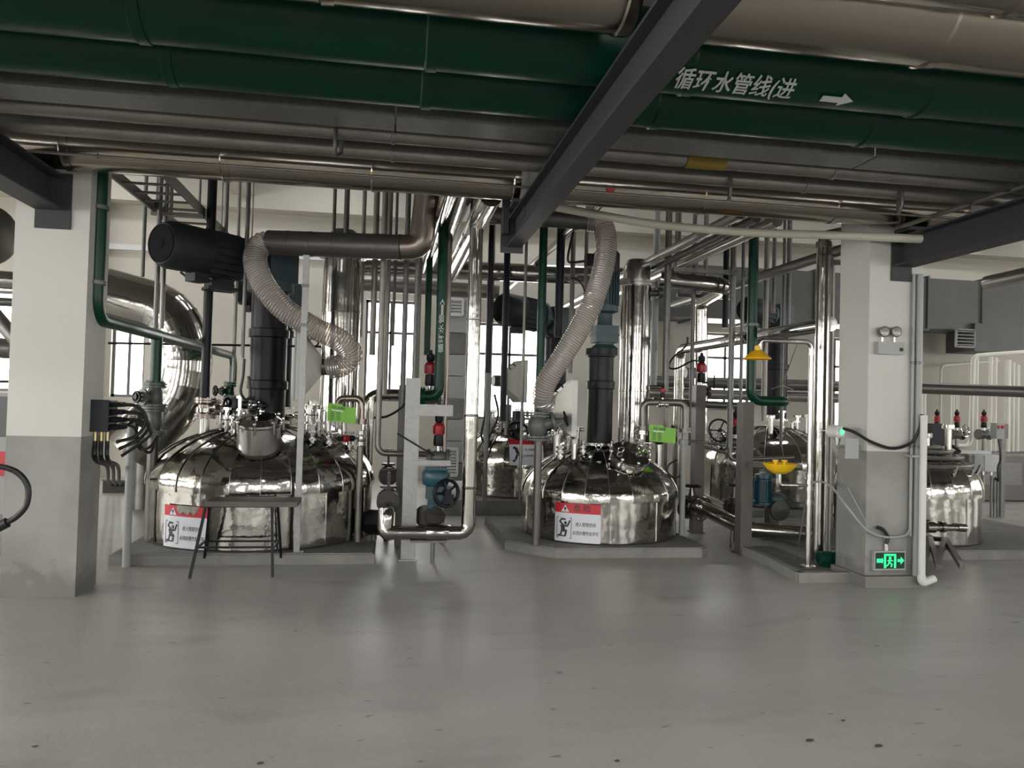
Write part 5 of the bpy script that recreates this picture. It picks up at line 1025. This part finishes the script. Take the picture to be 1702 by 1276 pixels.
single('black_cable', 'black cable sagging across right column from detector to white pipe', 'cable', MB().sweep(smooth([V(1402, 712, ry - .06), V(1420, 718, ry - .05), V(1450, 735, ry - .05), V(1485, 745, ry - .05), V(1515, 735, ry - .06), V(1528, 712, ry - .09), V(1532, 688, ry - .1)], 6), .014, 8), BLACKR, V(1485, 745, ry))
dt = V(1392, 717, ry + .1); t = Thing('gas_detector', 'white gas detector with small green light left of right column', 'detector', dt)
t.part('detector_head', MB().lathe(dt, (.3, -1, 0), [(0, -.08), (.06, -.07), (.06, .03), (.045, .05), (0, .05)], 20), WHITEB); t.part('green_light', MB().lathe(dt, (.3, -1, 0), [(.022, .051), (.02, .058), (0, .058)], 14), LEDG); t.part('sensor', MB().cyl(dt - Vector((0, 0, .05)), dt - Vector((0, 0, .14)), .03, .022, n=12), BRUSH)
t.part('mounting_arm', MB().bar(V(1385, 742, ry + .1), (rx0 + .02, ry + .12, V(1412, 742, ry + .1).z), .06, .03).bar(dt - Vector((0, 0, .04)), V(1388, 742, ry + .1), .03, .03), GREYB)
t.part('wall_plate', MB().box((V(1415, 742, ry).x, ry - .006, V(1415, 745, ry).z), (.13, .012, .18)), GREYB)
single('clear_tube', 'thin clear tube drooping from shower stand across right column', 'tube', MB().sweep(smooth([V(1350, 802, Ys - .05), V(1365, 800, Ys - .2), V(1385, 812, ry + .2), V(1410, 845, ry - .04), V(1440, 880, ry - .04), V(1470, 892, ry - .04), V(1503, 890, ry - .05), V(1512, 880, ry - .04)], 7), .010, 8), GREYB, V(1440, 880, ry))
single('grey_wire', 'loose thin wire slanting down the left face of right column', 'wire', MB().sweep(smooth([V(1409, 810, ry - .03), V(1425, 840, ry - .03), V(1440, 868, ry - .05)], 6), .004, 6), GREYB, V(1425, 840, ry))
# ================================================================== HEADERS, DUCTS AND BACK HALL
Yh = 11.3
pipe('silver header pipe crossing the hall at motor height, upper one', [V(590, 442, Yh), V(1085, 462, Yh - .8)], .13, STEEL, n=20)
pipe('silver header pipe crossing the hall at motor height, lower one', [V(585, 470, Yh + .3), V(830, 486, Yh)], .11, DULL, n=20)
pipe('silver pipe from vessel head bending back near black pipe', [V(1098, 464, 9.15), V(1205, 475, 8.9), V(1165, 500, 10.9), V(1165, 720, 10.9)], .10, STEEL, .14, n=20)
for (px0, py0, Y0, px1, Y1, r, m, lab) in ((803, 350, 7.0, 0, 10.7, .10, STEEL, 'steep silver pipe running back overhead behind silver riser'), (753, 340, 7.6, 0, 10.7, .15, STEEL, 'fat silver pipe running back overhead left of silver riser'), (732, 356, 7.4, 0, 10.7, .05, STEEL, 'thin silver pipe running back overhead beside green lettered pipe'),
    (1160, 392, 7.4, 0, 13.5, .05, BRUSH, 'silver tube running back overhead, inner one of right bundle'), (1185, 398, 7.4, 0, 13.5, .04, DULL, 'dull tube running back overhead, middle one of right bundle'), (1215, 402, 7.4, 0, 13.5, .055, BRUSH, 'silver tube running back overhead, outer one of right bundle'),
    (960, 372, 8.4, 0, 13.5, .05, BRUSH, 'silver tube running back overhead behind second clear hose'), (1370, 425, 7.6, 0, 12, .06, DULL, 'dull pipe running back overhead from silver column top')):
    a = V(px0, py0, Y0); pipe(lab, [(a.x, 6.45, a.z), (a.x, Y1, a.z)], r, m, n=18)
# cable ladder to upper left
a = V(225, 318, 7.6); t = Thing('cable_ladder', 'galvanised cable ladder running back overhead beyond left column', 'cable tray', (a.x, 7.6, a.z))
for s in (0, .45): t.part('side_rail', MB().box((a.x + s, 10.1, a.z), (.02, 7.3, .10)), GALV)
for i in range(23): t.part('rung', MB().box((a.x + .225, 6.6 + i * .31, a.z - .02), (.43, .03, .02)), GALV)
for y in (8.2, 11.2): t.part('hanger_rod', MB().cyl((a.x + .02, y, a.z), (a.x + .02, y, CEIL(y)), .012, n=8).cyl((a.x + .43, y, a.z), (a.x + .43, y, CEIL(y)), .012, n=8).box((a.x + .22, y, a.z - .06), (.5, .04, .04)), DULL)
a = V(1010, 395, 8.4)
t = Thing('pipe_trapeze', 'trapeze frames hanging the overhead tubes right of second hose', 'hanger', V(1180, 405, 9))
for y in (8.6, 10.6):
    x0, x1 = V(1160, 398, y).x - .3, V(1200, 398, y).x + .2; z = V(1180, 398, 7.4).z - .10; t.part('cross_bar', MB().box(((x0 + x1) / 2, y, z), (x1 - x0, .05, .05)), DULL)
    for x in (x0 + .03, x1 - .03): t.part('hanger_rod', MB().cyl((x, y, z), (x, y, CEIL(y)), .014, n=8), DULL)
# galvanised rectangular duct at the back
d0, d1 = V(1055, 440, 13.6), V(1475, 445, 13.6); zt1, zb1 = V(1250, 445, 13.6).z, V(1250, 532, 13.6).z
t = Thing('rectangular_duct', 'large grey rectangular air duct along the back wall at right', 'duct', (d0.x, 13.6, zb1)); xE = V(1720, 470, 13.6).x; n = 7
for i in range(n):
    x0, x1 = d0.x + (xE - d0.x) * i / n, d0.x + (xE - d0.x) * (i + 1) / n; t.part('duct_section', MB().box(((x0 + x1) / 2, 14.0, (zt1 + zb1) / 2), (x1 - x0 - .03, .8, zt1 - zb1)), GALVD); t.part('flange_frame', MB().box((x1, 14.0, (zt1 + zb1) / 2), (.04, .88, zt1 - zb1 + .08)), GALVD)
t.part('branch_drop', MB().box((V(1665, 560, 13.5).x, 13.9, V(1665, 562, 13.5).z), (1.2, .8, .55)), GALVD)
gl = V(1634, 559, 13.0); gg = MB()
t = Thing('air_grille', 'small louvred air grille under grey duct at right', 'grille', (gl.x, 13.4, gl.z)); t.part('grille_frame', MB().box((gl.x, 13.46, gl.z + .17), (.42, .04, .03)).box((gl.x, 13.46, gl.z - .17), (.42, .04, .03)).box((gl.x - .2, 13.46, gl.z), (.03, .04, .36)).box((gl.x + .2, 13.46, gl.z), (.03, .04, .36)), GALV)
for i in range(5): t.part('slat', MB().box((gl.x, 13.46, gl.z - .13 + i * .065), (.38, .03, .018)), GALV)
# vertical duct with grilles in the middle of the back wall
dx0, dx1 = V(737, 620, 14.2).x, V(773, 620, 14.2).x; t = Thing('vertical_duct', 'pale vertical air duct with louvres at middle of back wall', 'duct', ((dx0 + dx1) / 2, 14.4, 0)); n = 9; ztop = V(755, 490, 14.2).z + .1
for i in range(n): z0, z1 = ztop * i / n, ztop * (i + 1) / n; t.part('duct_panel', MB().box(((dx0 + dx1) / 2, 14.5, (z0 + z1) / 2), (dx1 - dx0, .6, z1 - z0 - .015)), GREYB if i % 3 else GALV)
for (ca, cb, nn) in ((745, 790, 9), (497, 523, 5)):
    za, zb3 = V(748, cb, 14.2).z, V(748, ca, 14.2).z; x0, x1 = (dx0 + .02, dx1 + .02 - .12) if ca == 745 else (dx0 + .08, dx1 - .08)
    t.part('louvre_frame', MB().box(((x0 + x1) / 2, 14.18, za), (x1 - x0, .04, .04)).box(((x0 + x1) / 2, 14.18, zb3), (x1 - x0, .04, .04)).box((x0, 14.18, (za + zb3) / 2), (.04, .04, zb3 - za)).box((x1, 14.18, (za + zb3) / 2), (.04, .04, zb3 - za)), WHITEB)
    for i in range(nn): t.part('louvre_slat', MB().box(((x0 + x1) / 2, 14.19, za + (zb3 - za) * (i + .5) / nn), (x1 - x0 - .04, .03, (zb3 - za) / nn * .5), rot=Matrix.Rotation(.5, 3, 'X')), WHITEB)
# long dark pipe and white pipes at right
a, b = V(1536, 645, 10.5), V(1730, 652, 10.1); pipe('long dark glossy pipe crossing in front of white pipes, right side', [a + (a - b) * .6, b + (b - a) * .4], .085, DARKST, n=20)
tb = pipe('pair of dark back pipes between right posts and wall, upper', [V(1075, 633, 13.2), V(1400, 642, 13.0)], .10, DARKST, n=18)
tb = pipe('pair of dark back pipes between right posts and wall, lower', [V(1075, 652, 13.2), V(1400, 662, 13.0)], .09, DULL, n=18)
for px, lb_ in ((1110, 'left'), (1385, 'right')):
    c = V(px, 645, 13.3); tq = Thing('pipe_stand', lb_ + ' one of two stands carrying the paired dark back pipes', 'stand', (c.x, 13.4, 0)); tq.part('upright', MB().box((c.x, 13.36, c.z / 2 + .05), (.06, .05, c.z + .1)), DULL); tq.part('foot', MB().box((c.x, 13.36, .01), (.16, .16, .02)), DULL)
Yw = 13.0
def wpipe(lab, pts, w): pipe(lab, [V(*q) for q in pts], RW(w, pts[0][0], pts[0][1], pts[0][2]), CREAMB, .12, n=12)
wpipe('cream pipe with top bend, nearest left of the cream pipe group', [(1702, 585, 12.6), (1618, 591, 12.6), (1613, 742, 12.6), (1590, 740, 12.6)], 7)
for k, (px, w, pt, lab) in enumerate(((1623, 5, 594, 'thin cream pipe second in the cream group'), (1646, 6, 592, 'cream pipe in middle of cream group'), (1654, 5, 594, 'thin cream pipe right beside the middle cream pipe'), (1674, 10, 598, 'wide white strut in cream pipe group'), (1684, 5, 602, 'thin cream pipe right of wide white strut'), (1691, 6, 606, 'outermost grey-cream pipe of the cream group'), (1536, 6, 650, 'short cream pipe close to right column, below dark pipe'), (1584, 6, 655, 'short cream pipe under dark pipe'), (1592, 4, 655, 'thin olive pipe under dark pipe'))):
    vp(lab, px, 680, 12.8 + .05 * k, w, CREAMB, z0=0, pyt=pt)
wpipe('thin cream pipe on back wall with top bend, left of group', [(1660, 600, 14.6), (1564, 607, 14.6), (1562, 812, 14.6)], 4)
for k, (px, lab) in enumerate(((1562, 'distant red valve with wheel, near black box'), (1595, 'distant red valve with wheel, left of first cream pipe'), (1640, 'distant red valve with wheel behind grey control box'))):
    t = act_valve(lab, V(px - 5, 722, 12.2), (1, 0, 0), (0, 0, 1), .05, DARKST, REDP, .85); t.part('handwheel', wheel_mb(V(px + 10, 716, 12.0), (.3, -1, 0), .10, .012, 5), CHROME)
    pvv = V(px - 5, 718, 12.2); t.part('stand_pipe', MB().cyl((pvv.x, 12.2, 0), (pvv.x, 12.2, pvv.z - .07), .03), DULL)
# control boxes right
kb = V(1658, 716, 10.4); zf = V(1664, 860, 10.4).z
t = Thing('control_station', 'grey control box with two red buttons on a pole', 'control box', (kb.x + .05, 10.4, 0)); t.part('box_body', MB().box((kb.x, 10.4, kb.z), (.14, .12, .24)), GREYB); t.part('box_side', MB().box((kb.x + .12, 10.44, kb.z), (.10, .12, .22)), DARKST)
for s, m in ((-.03, SIGNR), (.035, REDP)): t.part('push_button', MB().cyl((kb.x + s, 10.34, kb.z + .06), (kb.x + s, 10.32, kb.z + .06), .025, n=12), m)
t.part('pole', MB().box((kb.x + .14, 10.46, (kb.z - .1) / 2), (.07, .05, kb.z - .1)), GALV)
for i in range(3): t.part('conduit', MB().cyl((kb.x - .08 + .055 * i, 10.42, 0), (kb.x - .08 + .055 * i, 10.42, .62 - .03 * i), .016, n=10), GALV)
t.part('cable', MB().sweep(smooth([(kb.x, 10.38, kb.z - .12), (kb.x + .02, 10.35, kb.z - .4), (kb.x - .05, 10.33, kb.z - .55), (kb.x - .02, 10.35, kb.z - .75), (kb.x - .03, 10.4, .60)], 6), .014, 8), BLACKR)
wb = V(1640, 769, 10.8); t = Thing('terminal_cabinet', 'white terminal cabinet carried on a white frame near control box', 'cabinet', (wb.x, 10.8, 0)); t.part('cabinet_body', MB().box((wb.x, 10.8, wb.z), (.28, .18, .26)), WHITEB)
t.part('cabinet_door', MB().box((wb.x, 10.70, wb.z), (.25, .014, .23)), WHITEB)
xl_ = V(1588, 760, 10.8).x
t.part('frame_post', MB().box((xl_, 10.9, .5 * (wb.z + .2)), (.06, .05, wb.z + .2)), WHITEB); t.part('frame_rail', MB().box(((xl_ + wb.x) / 2, 10.9, wb.z + .16), (wb.x - xl_ + .3, .04, .05)).box(((xl_ + wb.x) / 2, 10.9, wb.z - .05), (wb.x - xl_ + .3, .04, .05)), WHITEB)
for i in range(4): t.part('cable_gland', MB().cyl((wb.x - .08 + .05 * i, 10.78, wb.z - .13), (wb.x - .08 + .05 * i, 10.78, wb.z - .19), .015, n=8), CHROME)
t = Thing('low_plant_row', 'dark low machine bench along the right back area', 'bench', (V(1680, 800, 12.6).x, 12.6, 0)); xq0, xq1 = V(1590, 790, 12.6).x, V(1760, 790, 12.6).x
t.part('bench_body', MB().box(((xq0 + xq1) / 2, 12.7, .42), (xq1 - xq0, .8, .8)), DARKST); t.part('bench_top', MB().box(((xq0 + xq1) / 2, 12.7, .84), (xq1 - xq0 + .1, .9, .05)), GALV)
for i in range(3): t.part('bench_louvre', MB().box((xq0 + .35 + .5 * i, 12.28, .5), (.4, .02, .4)), GALV)
bb = V(1553, 722, 9.4); t = Thing('black_box', 'black terminal box with cable tails behind white drain pipe', 'box', (bb.x, 9.4, bb.z - .16)); t.part('box_body', MB().box((bb.x, 9.4, bb.z), (.22, .18, .30)), BLACK); t.part('cable_tail', MB().sweep(smooth([(bb.x + .08, 9.35, bb.z - .12), (bb.x + .22, 9.3, bb.z - .16), (bb.x + .3, 9.3, bb.z - .22), (bb.x + .14, 9.3, bb.z - .25), (bb.x + .05, 9.3, bb.z - .32)], 6), .025, 8), BLACKR)
t.part('box_pole', MB().cyl((bb.x - .05, 9.45, 0), (bb.x - .05, 9.45, bb.z), .03), DULL)
lp = V(1640, 470, 11); pipe('short fat bright silver pipe under ceiling at right edge', [V(1640, 471, 9.2), V(1760, 445, 8.2)], .10, BRUSH, n=20)
# left edge behind column
for (a, b, Y, r, m, lab) in (((-40, 462, 9.2), (40, 468, 9.2), 0, .10, STEEL, 'silver pipe stub left of left column, upper'), ((-40, 500, 9.6), (40, 503, 9.6), 0, .05, DARKST, 'dark pipe stub left of left column, below silver'), ((-20, 510, 9.4), (40, 580, 9.4), 0, .08, DULL, 'slanting dull pipe left of left column'), ((-40, 575, 9.8), (22, 580, 9.8), 0, .12, DARKST, 'dark rounded pipe end left of left column'), ((-40, 634, 12), (40, 634, 12), 0, .02, BLACK, 'black rail left of left column before window')):
    pipe(lab, [V(*a), V(*b)], r, m)
t = Thing('equipment_cabinet', 'dark grey cabinet edge at left picture border behind column', 'cabinet', (V(-5, 680, 10.5).x, 10.5, 0)); c = V(-5, 678, 10.5); t.part('cabinet_body', MB().box((c.x, 10.6, .75), (.5, .4, 1.5)), GREYB); t.part('cabinet_door', MB().box((c.x, 10.39, 1.2), (.46, .02, .5)), GALVD); t.part('warning_panel', MB().box((c.x + .1, 10.385, .62), (.3, .01, .3)), SIGNR)
# second-row danger sign (leaning on dome)
cS = V(875, 751, 10.56); t = Thing('danger_sign', 'small danger sign on second row tank behind grey leg pipe', 'sign', cS)
un = Vector((1, 0, 0)); vn = Vector((0, .43, .9)).normalized(); nn = Vector((0, -.9, .43)).normalized()
g = lambda x, y, e=0.: cS + un * x + vn * y + nn * e
w2, h2 = .24, .26
t.part('white_panel', MB().prism([(-w2, -.2), (w2, -.2), (w2, .11), (-w2, .11)], g(0, 0), un, vn, .004), SIGNW); t.part('red_header', MB().prism([(-w2, .11), (w2, .11), (w2, .2), (-w2, .2)], g(0, 0), un, vn, .004), SIGNR)
fg = MB()
def lb(p, q, wd):
    dx, dy = q[0] - p[0], q[1] - p[1]; l = sqrt(dx * dx + dy * dy); nx, ny = -dy / l * wd / 2, dx / l * wd / 2
    for e in (.005, -.005): fg.add([g(p[0] + nx, p[1] + ny, e), g(p[0] - nx, p[1] - ny, e), g(q[0] - nx, q[1] - ny, e), g(q[0] + nx, q[1] + ny, e)], [(0, 1, 2, 3)])
for p, q, wd in (((-.15, .06), (-.12, -.03), .045), ((-.15, .07), (-.19, .05), .03), ((-.10, .03), (-.06, .07), .02), ((-.12, -.04), (-.07, -.05), .03), ((-.07, -.05), (-.09, -.13), .03), ((-.13, -.04), (-.16, -.12), .03), ((-.16, -.13), (-.2, -.14), .03)): lb(p, q, wd)
t.part('pictogram_figure', fg, INK)
T = MB(); put_text(T, '进入受限空间', .035, lambda x, y: g(x, y, .006), at=(.08, .03)); t.part('lettering_line', T, INK); T = MB(); put_text(T, '必须办理作业许可', .03, lambda x, y: g(x, y, .006), at=(.08, -.06)); t.part('lettering_line', T, INK); T = MB(); put_text(T, '危 险', .06, lambda x, y: g(x, y, .006), at=(.06, .155)); t.part('header_lettering', T, INK)
# trees outside the windows
for i, (x, y, lab) in enumerate(((V(650, 640, 22).x, 22, 'pale tree seen through the back window left of centre'), (V(1210, 640, 23).x, 23, 'pale tree seen through the back window at right'))): pass
# floor litter
for i, (px, py, lab) in enumerate(((58, 1241, 'dark speck of litter at far left of bare floor'), (432, 1269, 'dark scrap on floor near bottom edge, left'), (1345, 1231, 'curled dark scrap on floor at lower right'), (1460, 1240, 'second curled dark scrap on floor at lower right'), (1026, 1265, 'dark scrap on floor near bottom edge, middle'), (1402, 1198, 'tiny crumb on floor above the curled scraps'))):
    p = F(px, py); r = .012 if i != 2 and i != 3 else .02; single('floor_scrap', lab, 'scrap', MB().prism([(r * cos(2 * pi * k / 7) * (1 + .4 * sin(k * 3 + i)), r * .6 * sin(2 * pi * k / 7)) for k in range(7)], (p.x, p.y, .001), (1, .3, 0), (-.3, 1, 0), .004), DARKST, p)
